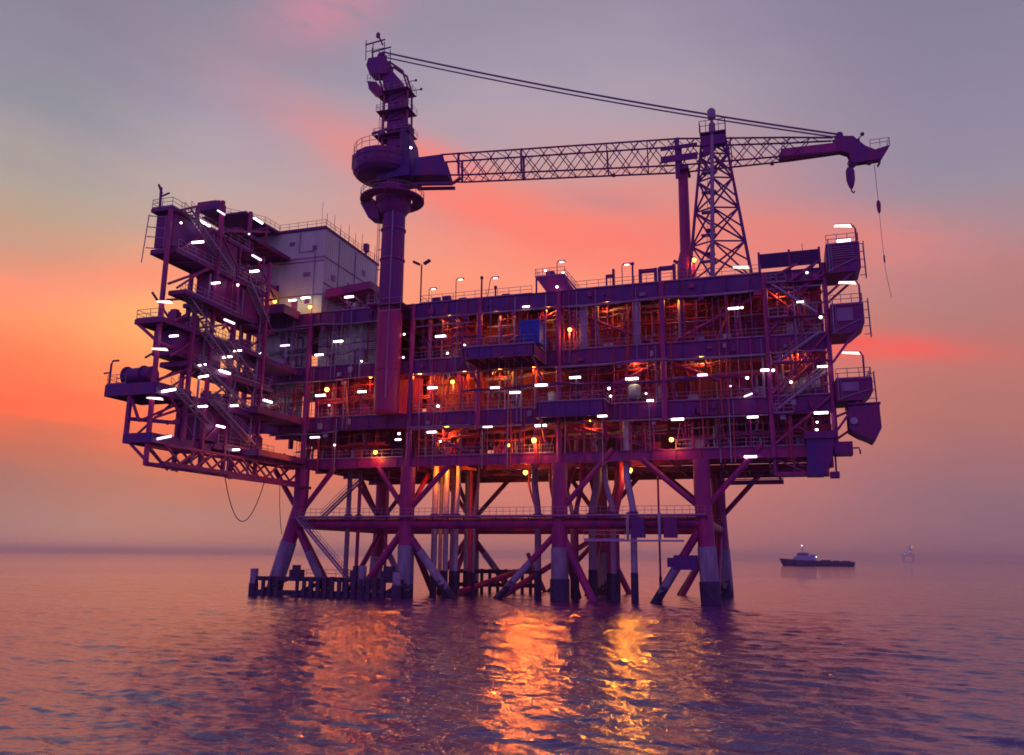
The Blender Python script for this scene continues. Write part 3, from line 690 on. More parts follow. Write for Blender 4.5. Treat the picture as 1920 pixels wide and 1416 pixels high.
p = MB(); p.box(-21.41, -19.14, -5.28, -5.22, 34.63, 34.84); p.box(-21.41, -19.14, -5.28, -5.22, 31.74, 31.95); obj('end_rail', p, 'blue_paint', t)

# ================================================================ quarters building on the top deck
q = thing('quarters_building', 'tall pale grey clad building on the top deck beside the crane column', 'building', (-60, 9, 40.1))
b = MB(); b.box(-72.0, -54.6, 0.9, 18.0, 40.2, 53.6); core = obj('front_wall', b, 'cladding', q)
r = MB()
for x in np.arange(-71.8, -54.6, .42): r.box(x - .06, x + .06, .845, .897, 49.2, 53.4)
obj('cladding_rib', r, 'cladding', core)
b = MB(); b.box(-54.597, -54.48, 0.9, 18.0, 40.2, 53.6); sw = obj('side_wall', b, 'cladding', q)
r = MB()
for y in np.arange(1.3, 18, .6): r.box(-54.477, -54.44, y - .05, y + .05, 40.4, 53.4)
obj('cladding_rib', r, 'cladding', sw)
b = MB(); b.box(-72.2, -54.3, 0.6, 18.3, 53.62, 53.95); roof = obj('roof', b, 'dark_steel', q)
for z in (43.2, 48.5, 49.1):
    b = MB(); b.box(-72.0, -54.42, .80, .897, z, z + .16); obj('band', b, 'grey_paint', q)
for z in (49.1, 45.0):
    b = MB(); b.box(-54.437, -54.36, 0.8, 18.0, z, z + .14); obj('band', b, 'grey_paint', q)
rail = railing(q, [(-62.5, .8, 53.95), (-54.5, .8, 53.95), (-54.5, 18.1, 53.95)], step=1.5)
for y, h in ((1.4, 2.4), (3.6, 2.9), (5.6, 2.2), (8.2, 3.2), (10.4, 2.6), (12.6, 3.3), (15.0, 2.5), (17.2, 2.8)):
    a = MB(); a.tube((-54.7, y, 53.95), (-54.7, y, 53.95 + h), .04, 5); obj('lightning_rod', a, 'rail_paint', q)
a = MB(); a.tube((-55.4, 1.1, 53.95), (-55.4, 1.1, 58.2), .03, 5); obj('whip_antenna', a, 'rail_paint', q)
a = MB(); a.box(-54.9, -54.2, 13.4, 14.3, 54.6, 55.9); a.box(-54.7, -54.4, 13.7, 14.0, 53.95, 54.6); obj('siren_box', a, 'dark_steel', q)
for (x, z, w, h) in ((-59.6, 40.3, 1.0, 2.2), (-57.4, 42.0, .8, .9), (-63.0, 44.3, 1.0, 1.0)):
    a = MB(); a.box(x, x + w, .82, .897, z, z + h); obj('door' if h > 2 else 'window', a, 'dark_steel', q)
for x, z, w_, h_ in ((-57.9, 46.2, 1.2, .7), (-60.6, 51.4, .9, .6), (-56.6, 50.3, .8, .8)):
    a = MB(); a.box(x, x + w_, .80, .843, z, z + h_)
    for k_ in range(4): a.box(x + .05, x + w_ - .05, .76, .80, z + .06 + h_ * k_ / 4, z + .06 + h_ * k_ / 4 + .06)
    obj('vent_grille', a, 'grey_paint', q)
for pts_ in ([(-56.0, .74, 40.3), (-56.0, .74, 49.8), (-56.3, .74, 50.2), (-58.8, .74, 50.2), (-58.8, .74, 53.3)], [(-54.38, 5.0, 44.8), (-54.38, 5.0, 53.2)], [(-54.38, 10.2, 44.8), (-54.38, 10.2, 53.2)]):
    a = MB(); a.path(pts_, .06, 6); obj('wall_pipe', a, 'grey_paint', q)
for y, z in ((3.2, 46.2), (8.0, 46.4), (12.6, 50.2)):
    a = MB(); a.box(-54.43, -54.36, y, y + 1.1, z, z + .9); obj('vent_grille', a, 'grey_paint', q)
# roof-level walkway in front of the building, dark awning and landing slabs
t = thing('roof_walkway', 'railed walkway running from the grey building roof out towards the stair tower', 'walkway', (-65, -4, 53.4))
b = MB(); b.box(-70.0, -62.4, -8.0, 0.55, 53.5, 53.8); obj('deck', b, 'dark_steel', t)
railing(t, [(-66.6, -8.0, 53.8), (-62.6, -3.0, 53.8), (-62.4, .5, 53.8)], step=1.3)
for p_, q_ in (((-66.4, -7.8, 49.5), (-66.4, -7.8, 53.5)), ((-62.6, -2.5, 50), (-62.6, -2.5, 53.5)), ((-66.4, -7.8, 50), (-62.6, -2.5, 53.4)), ((-65.0, -5, 50), (-65.0, -5, 53.5))):
    b = MB(); b.beam(p_, q_, .28); obj('post', b, 'red_paint', t)
b = MB(); b.box(-69.0, -65.8, -10.4, -8.1, 53.6, 54.9); obj('equipment_box', b, 'navy_steel', t)
def slab(label, x0, x1, y0, y1, z, th, rails, name='landing_stage', m='dark_steel'):
    t = thing(name, label, 'landing', ((x0 + x1) / 2, (y0 + y1) / 2, z - th))
    b = MB(); b.box(x0, x1, y0, y1, z - .12, z); obj('floor_plate', b, m, t)
    for a_, c_ in (((x0 + .1, y0 + .1), (x1 - .1, y0 + .1)), ((x0 + .1, y1 - .1), (x1 - .1, y1 - .1)), ((x0 + .1, y0 + .3), (x0 + .1, y1 - .3)), ((x1 - .1, y0 + .3), (x1 - .1, y1 - .3))):
        b = MB(); b.beam((*a_, z - .124 - th / 2), (*c_, z - .124 - th / 2), .16, th); obj('edge_beam', b, m, t)
    k = y0 + 1.5
    while k < y1 - .6:
        b = MB(); b.beam((x0 + .2, k, z - .3), (x1 - .2, k, z - .3), .12, .3); obj('floor_beam', b, 'red_paint', t); k += 1.7
    if rails: railing(t, [(x, y, z) for x, y in rails])
    return t
slab('broad dark awning slab in front of the upper grey wall', -69.0, -60.1, -12.2, .6, 49.4, .4, None, 'awning')
slab('dark slab roofing the orange-lit hut below the awning', -68.5, -61.6, -9.6, -0.2, 44.6, .4, [(-68, -9.5), (-61.7, -9.5), (-61.7, -.4)])
slab('dark lip of decking jutting forward under the orange-lit hut', -67.5, -57.3, -4.6, -.2, 40.35, 1.1, None)
h = thing('deck_hut', 'small hut with an orange-lit side wall in front of the grey building', 'hut', (-63.8, -2, 40.4))
b = MB(); b.box(-66.4, -61.75, -3.4, .4, 40.4, 44.05); obj('front_wall', b, 'cladding', h)
b = MB(); b.box(-61.747, -61.6, -3.4, .4, 40.4, 44.05); obj('side_wall', b, 'hut_lamplit_orange', h)
for x in (-65.8, -63.6):
    b = MB(); b.box(x, x + .8, -3.46, -3.403, 40.7, 42.8); obj('door', b, 'navy_steel', h)
# red canopy shelter against the building side
t = thing('canopy_shelter', 'dark red flat canopy on posts against the building by the crane column', 'shelter', (-50, 4, 40.1))
b = MB(); b.prism_y([(-53.9, 42.6), (-46.5, 43.4), (-46.5, 44.5), (-53.9, 43.9)], 0.8, 7.5); obj('roof', b, 'red_paint', t)
for x in (-53.6, -50.2, -46.8):
    b = MB(); b.beam((x, 1.0, 40.1), (x, 1.0, 42.7), .18); obj('post', b, 'red_paint', t)
b = MB(); b.beam((-51.6, 1.0, 42.6), (-48.8, 1.0, 40.3), .16); b.beam((-49.6, 1.0, 42.9), (-47.0, 1.0, 40.6), .14); obj('cross_brace', b, 'red_paint', t)
for x, h_ in ((-49.6, 1.5), (-48.0, 1.0)):
    b = MB(); b.lathe((x, 2.2, 40.1), [(.5, 0), (.55, .2), (.5, h_), (.2, h_ + .3)], 12); obj('pump', b, 'grey_paint', t, True)

# ================================================================ cantilevered stair tower at the near end
w = thing('stair_tower', 'tall open stair tower cantilevered out in front of the grey building', 'stair tower', (-58.5, -14, 15))
def wbeam(a, b, s=.32, m='red_paint', n='strut'):
    k = MB(); k.beam(a, b, s); return obj(n, k, m, w)
def wpost(x, y, z0, z1, s=.42): 
    k = MB(); k.beam((x, y, z0), (x, y, z1), s); return obj('post', k, 'red_paint', w)
for x, y, z0, z1 in ((-57.9, -28, 14.8, 45.2), (-57.0, -20, 15, 49.5), (-57.0, -15.7, 15, 40), (-57.0, -9.0, 15, 45), (-61.0, -28, 17.4, 23.0), (-60.8, -20, 15, 49), (-60.8, -9, 15, 53), (-57.0, -23.4, 18.3, 35.4)):
    wpost(x, y, z0, z1)
def wland(x0, x1, y0, y1, z, d=.5, rails=None, m='dark_steel'):
    k = MB(); k.box(x0, x1, y0, y1, z - .1, z); o = obj('landing', k, m, w)
    k = MB()
    for a_, b_ in (((x0, y0), (x1, y0)), ((x0, y1), (x1, y1)), ((x0, y0), (x0, y1)), ((x1, y0), (x1, y1))):
        k.beam((*a_, z - .104 - d / 2), (*b_, z - .104 - d / 2), .14, d)
    obj('edge_frame', k, m, o)
    if rails: 
        r_ = rail_mb(MB(), [(x, y, z) for x, y in rails]); obj('railing', r_, 'rail_paint', o)
    return o
wland(-60.8, -57.8, -28, -9, 45.6, .35, [(-60.7, -24), (-60.7, -28), (-57.8, -28), (-57.8, -12)])
wland(-60.8, -57.2, -27.4, -9, 40.6, .5, [(-57.2, -27), (-57.2, -16)])
wland(-57.6, -55.4, -27.4, -14, 35.2, .4, [(-55.4, -27.3), (-55.4, -17)])
wland(-60.8, -57.8, -21, -8, 35.8, .4)
wland(-60.9, -56.9, -28.6, -8, 31.7, .5, [(-60.8, -24), (-60.8, -28.5), (-57.0, -28.5)])
wland(-60.8, -57.0, -24, -6, 27.6, .5)
wland(-64.3, -57.2, -28.4, -22.5, 24.2, 1.3, [(-64.2, -25.5), (-64.2, -28.3), (-61.6, -28.3)], 'navy_steel')
wland(-60.9, -57.0, -22.4, -6, 23.6, .6)
wland(-61.0, -57.2, -28.4, -18, 18.4, 1.0, None, 'navy_steel')
wland(-60.9, -57.0, -17.8, -4, 18.6, .6, [(-57.0, -17), (-57.0, -5)])
k = MB(); k.box(-60.6, -57.97, -27.2, -15.0, 40.9, 45.1); obj('wind_wall', k, 'dark_steel', w)
k = MB(); k.box(-60.4, -57.6, -19.4, -10.0, 35.9, 40.0); obj('wind_wall', k, 'red_paint', w)
k = MB(); k.box(-60.7, -57.6, -25.6, -17.0, 28.0, 31.0); obj('wind_wall', k, 'dark_steel', w)
k = MB(); k.box(-60.5, -57.5, -20.0, -11.0, 18.8, 23.0); obj('wind_wall', k, 'dark_steel', w)
wr = random.Random(21)
for z, y0, x1 in ((31.6, -9, -57.0), (24.2, -11.5, -55.5), (18.5, -12, -54.5)):
    k = MB(); k.box(-60.9, x1, y0, -.35, z - .8, z - .02); obj('landing', k, 'dark_steel', w)
for z in (45.5, 40.5, 35.7, 31.6, 27.5, 23.5, 18.5):
    for y in (-24, -18.5, -13, -7.5):
        wbeam((-60.8, y, z - .3), (-57.0, y + .4, z - .3), .22)
for z0, z1 in ((15, 18.4), (18.6, 23.4), (23.6, 27.4), (27.6, 31.5), (31.7, 35.6), (35.8, 40.4), (40.6, 45.4)):
    for y in (-26.5, -19.5, -12.5):
        for x in (-60.8, -57.3):
            if wr.random() < .62:
                a_, b_ = (z0, z1) if wr.random() < .5 else (z1, z0)
                wbeam((x, y, a_), (x, y + 5.5, b_), .2)
    if z0 > 18:
        for y in (-17.0, -11.0): wpost(-57.15, y + wr.random() * 2, z0, z1, .16)
for z, y0, y1 in ((36.0, -20, -15), (32.2, -25, -20), (32.2, -14, -9), (28.2, -15, -8), (24.2, -18, -12), (19.4, -10, -5)):
    for kk in range(3):
        y = y0 + (y1 - y0) * (kk + .2) / 3; k = MB(); hh = .8 + wr.random() * 1.3; k.box(-59.8, -58.6, y, y + .9, z - .5, z - .5 + hh); k.box(-59.6, -58.8, y + .1, y + .8, z - .5 + hh, z - .2 + hh); obj('locker', k, wr.choice(('dark_steel', 'navy_steel', 'grey_paint', 'red_paint')), w)
for z, y0, y1 in ((40.65, -16, -9), (31.75, -24, -8), (27.65, -22, -7), (23.65, -21, -7)):
    k = rail_mb(MB(), [(-56.95, y0, z), (-56.95, y1, z)], 1.1, 1.3, .04); obj('railing', k, 'rail_paint', w)
for i_, y in enumerate((-21.2, -14.4, -10.2)):
    k = MB(); k.path([(-57.3, y, 15.5), (-57.3, y, 26), (-57.3, y + .4, 28), (-57.3, y + .4, 39.5)], .13, 8); obj('riser', k, 'grey_paint', w, True)
wbeam((-60.8, -28.4, 31.3), (-57.9, -28, 28.9)); wbeam((-57.9, -28, 28.9), (-57.6, -20, 28.6)); wbeam((-60.8, -28.2, 20.1), (-57.2, -24, 20.1), .4, 'navy_steel')
wbeam((-61.0, -28, 22.9), (-59.4, -28, 19.8), .26); wbeam((-59.4, -28, 19.8), (-57.6, -23, 22.9), .26); wbeam((-60.2, -28, 17.2), (-58.0, -28, 15.4), .26)
for a_, b_ in (((-57.6, -27.6, 24.6), (-57.6, -20.4, 28.0)), ((-57.6, -27.6, 20.2), (-57.4, -20.4, 23.2)), ((-57.6, -25.6, 19.8), (-57.4, -18.6, 22.8)), ((-57.3, -24.6, 31.9), (-57.3, -18.6, 35.0)), ((-57.3, -22.6, 31.9), (-57.3, -15.6, 34.4)), ((-57.3, -17.6, 33.2), (-57.3, -15.6, 35.0)), ((-57.6, -27.6, 36.0), (-57.4, -20.4, 40.4)), ((-57.3, -27, 45.4), (-57.3, -20.3, 49.4)), ((-57.2, -19.6, 45.6), (-57.2, -9.4, 49.4))):
    wbeam(a_, b_, .26)
# bottom truss out along the cantilever
for x in (-57.9, -55.6):
    wbeam((x, -28, 14.95), (x, 1.5, 15.0), .45, 'dark_steel', 'chord'); wbeam((x, -27.6, 17.0), (x, 0, 17.3), .3, 'red_paint', 'chord')
    y = -28.0; i = 0
    while y < -2.5:
        wbeam((x, y, 15.2 if i % 2 else 17.1), (x, y + 2.8, 17.1 if i % 2 else 15.2), .2); i += 1; y += 2.8
        if i % 3 == 0: wbeam((x, y - 2.8, 15.2 if i % 2 else 17.1), (x, y, 17.1 if i % 2 else 15.2), .2)
for y in np.arange(-27.5, 0, 3.4): wbeam((-57.9, y, 15.0), (-55.6, y + 1, 15.0), .2)
wbeam((-54.6, -18, 14.4), (-54.6, 1, 14.5), .35, 'dark_steel', 'chord')
# flights of stairs, each going down away from the water side
for a_, b_ in (((-57.2, -26.6, 45.6), (-57.2, -17.6, 40.7)), ((-57.2, -14.0, 40.6), (-57.2, -9.2, 36.2)), ((-56.8, -26.4, 35.2), (-56.8, -20.6, 31.8)), ((-56.8, -22.6, 31.7), (-56.8, -15.6, 27.8)), ((-56.8, -18.2, 31.6), (-56.8, -12.0, 28.0)), ((-56.8, -23.0, 27.5), (-56.8, -13.0, 23.8)), ((-56.7, -20.0, 23.6), (-56.7, -11.0, 19.2)), ((-56.7, -26.6, 24.0), (-56.7, -20.0, 20.4))):
    flight(w, a_, b_, 0.95, (1, 0, 0), 'grey_paint')
# cage ladder frame hanging on the water side and railing mast
k = MB()
for z in (44.4, 43.0, 41.8, 40.4): k.beam((-60.5, -28.6, z), (-58.2, -28.2, z - .3), .09)
k.beam((-60.5, -28.6, 44.6), (-60.9, -28.6, 38.6), .08); k.beam((-58.3, -28.2, 44.4), (-58.3, -28.2, 40.0), .08); obj('ladder_frame', k, 'rail_paint', w)
k = MB(); k.beam((-59.6, -28, 45.6), (-59.7, -28, 48.2), .22); k.beam((-60.1, -28, 48.6), (-59.5, -28, 47.4), .2); k.beam((-59.6, -28, 47.0), (-58.4, -28, 47.3), .16); obj('beacon_mast', k, 'dark_steel', w)
# equipment on the outermost landing
t = thing('hose_reel', 'dark blue drum of hose lying on the outermost landing of the stair tower', 'reel', (-62, -26, 24.2))
b = MB(); b.tube((-62.9, -26.6, 25.4), (-59.3, -26.6, 25.5), .95, 18); obj('drum', b, 'navy_steel', t, True)
for x in (-63.0, -60.6):
    b = MB(); b.tube((x, -26.6, 25.4), (x + .12, -26.6, 25.4), 1.2, 18); obj('flange', b, 'navy_steel', t, True)
    b = MB(); b.beam((x, -26.6, 24.2), (x, -26.6, 25.4), .3); obj('stand', b, 'dark_steel', t)
t = thing('davit', 'small bent davit post at the outer corner of the lowest wide landing', 'davit', (-64, -28, 24.2))
b = MB(); b.path([(-64.0, -28.2, 24.2), (-64.0, -28.2, 26.6), (-63.8, -28.2, 27.0), (-63.0, -28.2, 27.0)], .12, 8); obj('arm', b, 'dark_steel', t, True)
b = MB(); b.tube((-64.9, -28.2, 25.6), (-64.0, -28.2, 25.6), .1, 8); obj('handle', b, 'dark_steel', t, True)
t = thing('hanging_hose', 'long loose hose hanging in a loop under the stair tower truss', 'hose', (-57, -11, 15))
pts = []
for i in range(25):
    s_ = i / 24; y = -15.2 + 8.6 * s_; pts.append((-57.0, y, 14.9 - 5.55 * (1 - (2 * s_ - 1) ** 2)))
b = MB(); b.path(pts, .06, 6); obj('hose', b, 'rope_dark', t, True)
t = thing('hanging_hose', 'thin hose hanging slack beside the outermost jacket leg', 'hose', (-57, -3, 14))
b = MB(); b.path([(-57.0, -3.0, 14.8), (-57.0, -2.7, 12.0), (-57.0, -2.2, 9.4), (-57.2, -1.4, 8.0)], .05, 6); obj('hose', b, 'rope_dark', t, True)

# ================================================================ pedestal crane
cr = thing('pedestal_crane', 'tall pedestal crane whose lattice boom reaches out over the top deck', 'crane', (-41.7, -2, 24.5))
PX, PY = -41.7, -2.0
b = MB(); b.lathe((PX, PY, 0), [(1.70, 38.85), (1.70, 40.0), (1.62, 52.0), (1.60, 60.4)], 28); ped = obj('pedestal', b, 'dark_steel', cr, True)
b = MB(); b.lathe((PX, PY, 0), [(1.66, 24.2), (1.74, 24.6), (1.74, 38.84)], 28); obj('pedestal_base', b, 'pedestal_red', cr, True)
for z in (30.0, 38.6, 46.0, 50.5):
    k = MB(); k.lathe((PX, PY, 0), [(1.72, z), (1.80, z + .05), (1.80, z + .25), (1.72, z + .3)], 28); obj('stiffener_ring', k, 'red_paint', ped, True)
k = MB()
for y in (-2.3, -1.7): k.tube((-44.05, y, 40.2), (-44.05, y, 53.4), .05, 5)
for z in np.arange(40.4, 53.4, .3): k.tube((-44.05, -2.3, z), (-44.05, -1.7, z), .022, 4)
for z in (42, 45, 48, 51): k.beam((-44.05, -2, z), (-43.3, -2, z), .1)
obj('ladder', k, 'galvanised', ped)
k = MB(); k.tube((-41.0, -3.78, 26), (-41.0, -3.78, 53), .10, 8); obj('conduit', k, 'grey_paint', ped, True)
# square railed balcony where the column passes the top deck
b = MB(); b.box(-44.2, -39.0, -4.3, -0.2, 39.1, 39.3); bal = obj('balcony', b, 'dark_steel', cr)
obj('railing', rail_mb(MB(), [(-42.4, -4.3, 38.0), (-39.0, -4.3, 38.0)], 1.9, 1.7, .045), 'rail_paint', bal)
obj('railing', rail_mb(MB(), [(-44.2, -4.3, 39.3), (-42.6, -4.3, 39.3)]), 'rail_paint', bal)
# lower ring walkway: open grating with a collar and a hanging control box
def disc(cx, cy, z, r, th, n=32): return MB().lathe((cx, cy, z), [(r - .05, 0), (r, .04), (r, th - .04), (r - .05, th)], n)
LX, LY = -42.1, -2.0
ring = MB(); n = 40
for k in range(n):
    a0, a1 = 2*pi*k/n, 2*pi*(k+1)/n; P_ = []
    for rr, zz in ((4.6, 55.2), (4.6, 55.4), (2.9, 55.4), (2.9, 55.2)):
        P_ += [(LX + rr*cos(a0), LY + rr*sin(a0), zz), (LX + rr*cos(a1), LY + rr*sin(a1), zz)]
    ring.add(P_, [(0,1,3,2),(2,3,5,4),(4,5,7,6),(6,7,1,0)])
lw = obj('ring_walkway', ring, 'dark_steel', cr)
k = MB(); k.lathe((LX + .2, LY, 0), [(1.8, 53.0), (2.5, 54.0), (2.6, 56.0), (2.2, 57.4), (1.8, 57.4)], 24); obj('bearing_collar', k, 'dark_steel', cr, True)
for i in range(8):
    a = 2*pi*i/8 + .2; k = MB(); k.beam((LX + 2.3*cos(a), LY + 2.3*sin(a), 54.2), (LX + 4.4*cos(a), LY + 4.4*sin(a), 55.2), .18); obj('bracket', k, 'dark_steel', lw)
pts = [(LX + 4.55*cos(2*pi*i/20), LY + 4.55*sin(2*pi*i/20), 55.4) for i in range(21)]
obj('railing', rail_mb(MB(), pts, 1.15, 1.4, .04, False), 'rail_paint', lw)
k = MB(); k.add([(-46.4,-3.6,54.9),(-43.6,-3.6,54.9),(-43.6,-.6,54.9),(-46.4,-.6,54.9),(-45.2,-3.2,52.6),(-43.5,-3.2,52.2),(-43.5,-1,52.2),(-45.2,-1,52.6)], [(0,1,2,3),(7,6,5,4),(1,0,4,5),(2,1,5,6),(3,2,6,7),(0,3,7,4)]); obj('control_box', k, 'dark_steel', cr)
# slewing house
SX = -43.6
k = MB(); k.lathe((SX, -2.0, 0), [(2.2, 58.7), (3.9, 59.0), (4.45, 59.5), (4.65, 60.2), (4.65, 61.7), (4.45, 62.0)], 18)
k2 = MB()
for i in range(18):
    a = 2*pi*i/18; k2.beam((SX + 4.66*cos(a), -2 + 4.66*sin(a), 60.3), (SX + 4.66*cos(a), -2 + 4.66*sin(a), 61.8), .16)
k2.lathe((SX, -2, 0), [(4.67, 61.0), (4.75, 61.03), (4.75, 61.15), (4.67, 61.18)], 18); hs = obj('slewing_house', k, 'navy_steel', cr); obj('panel_rib', k2, 'dark_steel', hs)
k = MB(); k.box(-43.6, -38.6, -4.2, .4, 57.9, 62.0); obj('machinery_block', k, 'navy_steel', cr)
k = MB(); k.prism_y([(-40.6, 62.0), (-38.6, 61.6), (-38.9, 63.6), (-39.9, 65.6), (-40.6, 65.6)], -3.4, -.8); obj('operator_cab', k, 'dark_steel', cr)
k = MB(); k.prism_y([(-40.2, 62.2), (-38.95, 62.0), (-39.15, 63.4), (-39.9, 65.0), (-40.2, 65.0)], -3.46, -3.403); obj('window', k, 'glass_dark', cr)
pts = [(SX + 4.5*cos(a), -2 + 4.5*sin(a), 62.0) for a in np.linspace(radians(95), radians(285), 12)]
obj('railing', rail_mb(MB(), pts, 1.5, 1.3, .04, False), 'rail_paint', hs)
k = MB(); k.beam((-45.9, -2.0, 66.4), (-43.2, -2.0, 66.9), .28); k.box(-44.6, -43.6, -2.6, -1.4, 65.2, 66.3); obj('service_arm', k, 'dark_steel', cr)
# gantry mast bending back at the head
k = MB(); k.prism_y([(-43.0, 61.9), (-40.6, 61.9), (-40.7, 71.4), (-41.2, 74.0), (-43.1, 76.4), (-44.4, 76.4), (-44.2, 74.2), (-43.1, 72.0)], -2.6, -1.4); mast = obj('mast_core', k, 'dark_steel', cr)
for y in (-2.75, -1.25):
    k = MB(); k.path([(-43.75, y, 62), (-43.7, y, 72.0), (-44.6, y, 74.4), (-45.0, y, 77.0)], .17, 8); obj('mast_leg', k, 'red_paint', cr, True)
    k = MB(); k.path([(-39.7, y, 62), (-40.0, y, 72.6), (-40.9, y, 75.4), (-43.2, y, 77.4)], .17, 8); obj('mast_leg', k, 'red_paint', cr, True)
for i, z in enumerate(np.arange(63.4, 72, 1.45)):
    k = MB(); k.beam((-43.7, -2.75, z), (-39.8, -2.75, z), .12); k.beam((-43.7, -2.75, z), (-39.8, -2.75, z + (1.45 if i % 2 else -1.45)), .1); obj('mast_lacing', k, 'dark_steel', mast)
k = MB()
for z in np.arange(63, 73, .45): k.tube((-44.5, -2.5, z), (-44.5, -1.7, z), .03, 4); k.tube((-44.5, -2.1, z), (-43.7, -2.1, z), .025, 4)
for y in (-2.5, -1.7): k.tube((-44.5, y, 63), (-44.5, y, 73), .035, 5)
obj('ladder', k, 'rail_paint', mast)
for z, xa, xb in ((65.2, -44.9, -39.2), (69.0, -44.6, -39.4), (72.2, -43.9, -39.6)):
    k = MB(); k.box(xa, xb, -3.5, -.5, z, z + .1); o = obj('mast_platform', k, 'dark_steel', mast); obj('railing', rail_mb(MB(), [(xa, -.5, z + .1), (xa, -3.5, z + .1), (xb, -3.5, z + .1), (xb, -.5, z + .1)], 1.0, 1.2, .035, False), 'rail_paint', o)
k = MB(); k.box(-40.4, -39.3, -3.0, -1.4, 63.6, 66.4); k.tube((-40.0, -3.0, 62), (-40.0, -3.0, 67.4), .14, 8); obj('winch_motor', k, 'navy_steel', mast)
k = MB(); k.prism_y([(-46.3, 75.8), (-43.4, 75.4), (-43.3, 77.4), (-44.0, 78.4), (-46.6, 78.5), (-46.9, 77.4)], -3.0, -1.0); head = obj('mast_head', k, 'dark_steel', cr)
k = MB(); k.prism_y([(-46.5, 74.6), (-45.0, 74.2), (-43.6, 71.9), (-44.6, 71.7), (-45.6, 72.8), (-46.2, 73.2)], -3.1, -.9); bk = obj('access_basket', k, 'dark_steel', cr)
obj('railing', rail_mb(MB(), [(-46.6, -3.0, 74.4), (-45.1, -3.0, 74.2)], 1.3, .5, .04, False), 'rail_paint', bk)
k = MB()
for x, z in ((-47.1, 81.6), (-45.9, 81.0), (-44.0, 80.7)):
    for y in (-3.0, -1.0): k.beam((x + .1, y, 78.2), (x, y, z), .1)
for y in (-3.0, -1.0): k.beam((-47.2, y, 80.8), (-43.9, y, 81.1), .16); k.beam((-47.0, y, 79.6), (-44.0, y, 79.7), .07)
obj('head_cage', k, 'dark_steel', head)
k = MB(); k.tube((-44.8, -2.4, 78.9), (-44.8, -1.6, 78.9), .65, 16); obj('head_sheave', k, 'dark_steel', head, True)
k = MB(); k.beam((-44.8, -2, 81.0), (-45.5, -2, 82.5), .22); k.lathe((-45.65, -2, 82.3), [(.1, 0), (.3, .15), (.32, .7), (.1, 1.0)], 10); obj('beacon', k, 'dark_steel', head, True)
for z, l in ((74.0, 1.0), (72.4, 1.9)):
    k = MB(); k.beam((-40.4, -2, z), (-40.2 + l, -2, z), .08); k.box(-40.2 + l, -39.9 + l, -2.12, -1.88, z - .14, z + .14); obj('float_arm', k, 'dark_steel', mast)
# boom, in its own frame: s along, q across, z up
HB = radians(8.0); B0 = Vector((-38.5, -2.0, 0)); DS = Vector((cos(HB), sin(HB), 0)); DQ = Vector((-sin(HB), cos(HB), 0))
def bp_(s_, q_, z_): return B0 + DS * s_ + DQ * q_ + Vector((0, 0, z_))
def zt_(s_): return np.interp(s_, [0, 4.3, 37, 57.1], [61.0, 61.1, 60.85, 59.7])
def zb_(s_): return np.interp(s_, [0, 6.2, 6.9, 37, 51.5, 59], [58.2, 57.9, 57.75, 56.95, 57.4, 57.8])
boom = bpy.data.objects.new('boom', None)
chords = MB()
for q_ in (-1.15, 1.15):
    for zf, e in ((zt_, 57.1), (zb_, 58.0)):
        ss = [4.0, 6.9, 20, 37, 51.5, e]
        taper = lambda s_: q_ * (1 if s_ < 46 else max(.35, 1 - (s_ - 46) / 18))
        chords.path([bp_(s_, taper(s_), float(zf(s_))) for s_ in ss], .13, 8)
ch = obj('boom_chord', chords, 'dark_steel', cr, True)
lac = MB(); s_ = 5.6; i = 0
while s_ < 55.5:
    d = 1.25; tq = lambda s_, q_: q_ * (1 if s_ < 46 else max(.35, 1 - (s_ - 46) / 18))
    t0_, t1_, b0_, b1_ = float(zt_(s_)), float(zt_(s_ + d)), float(zb_(s_)), float(zb_(s_ + d))
    for q_ in (-1.15, 1.15):
        if s_ < 52 and i % 2 == 0:
            lac.tube(bp_(s_, tq(s_, q_), t0_), bp_(s_ + d * 2, tq(s_ + d * 2, q_), b1_), .07, 5); 
        if s_ < 52 and i % 2 == 1: lac.tube(bp_(s_ - .02, tq(s_, q_), b0_), bp_(s_ + d * 2, tq(s_ + d * 2, q_), t1_), .07, 5)
    a_, b_ = (-1.15, 1.15) if i % 2 else (1.15, -1.15)
    lac.tube(bp_(s_, tq(s_, a_), t0_), bp_(s_ + d, tq(s_ + d, b_), t1_), .055, 5)
    if s_ < 50: lac.tube(bp_(s_, tq(s_, a_), b0_), bp_(s_ + d, tq(s_ + d, b_), b1_), .055, 5)
    i += 1; s_ += d
obj('boom_lacing', lac, 'dark_steel', ch)
for s_ in (6.6, 15.6, 27.5, 33.0, 44.0):
    k = MB()
    for q_ in (-1.15, 1.15): k.beam(bp_(s_, q_, float(zb_(s_)) - .1), bp_(s_ - .1, q_, float(zt_(s_)) + .1), .26 if s_ < 16 else .14)
    k.beam(bp_(s_, -1.15, float(zb_(s_))), bp_(s_, 1.15, float(zb_(s_))), .12)
    obj('boom_frame', k, 'dark_steel', ch)
k = MB()
for q_ in (-1.2, 1.2):
    P_ = [bp_(-.2, q_, 58.1), bp_(5.2, q_, 57.9), bp_(4.2, q_, 61.15), bp_(-.1, q_, 60.9)]; e_ = DQ * .1
    k.add(P_ + [p + e_ for p in P_], [(0,1,2,3),(7,6,5,4),(1,0,4,5),(2,1,5,6),(3,2,6,7),(0,3,7,4)])
k.beam(bp_(0, 0, 58.2), bp_(5.0, 0, 58.0), 2.4, .2); obj('boom_root_plate', k, 'navy_steel', cr)
k = MB(); k.beam(bp_(0.1, -.6, 57.1), bp_(5.6, -.6, 56.8), .5, .35); k.beam(bp_(5.6, -.6, 56.8), bp_(6.8, -.6, 57.6), .4, .3)
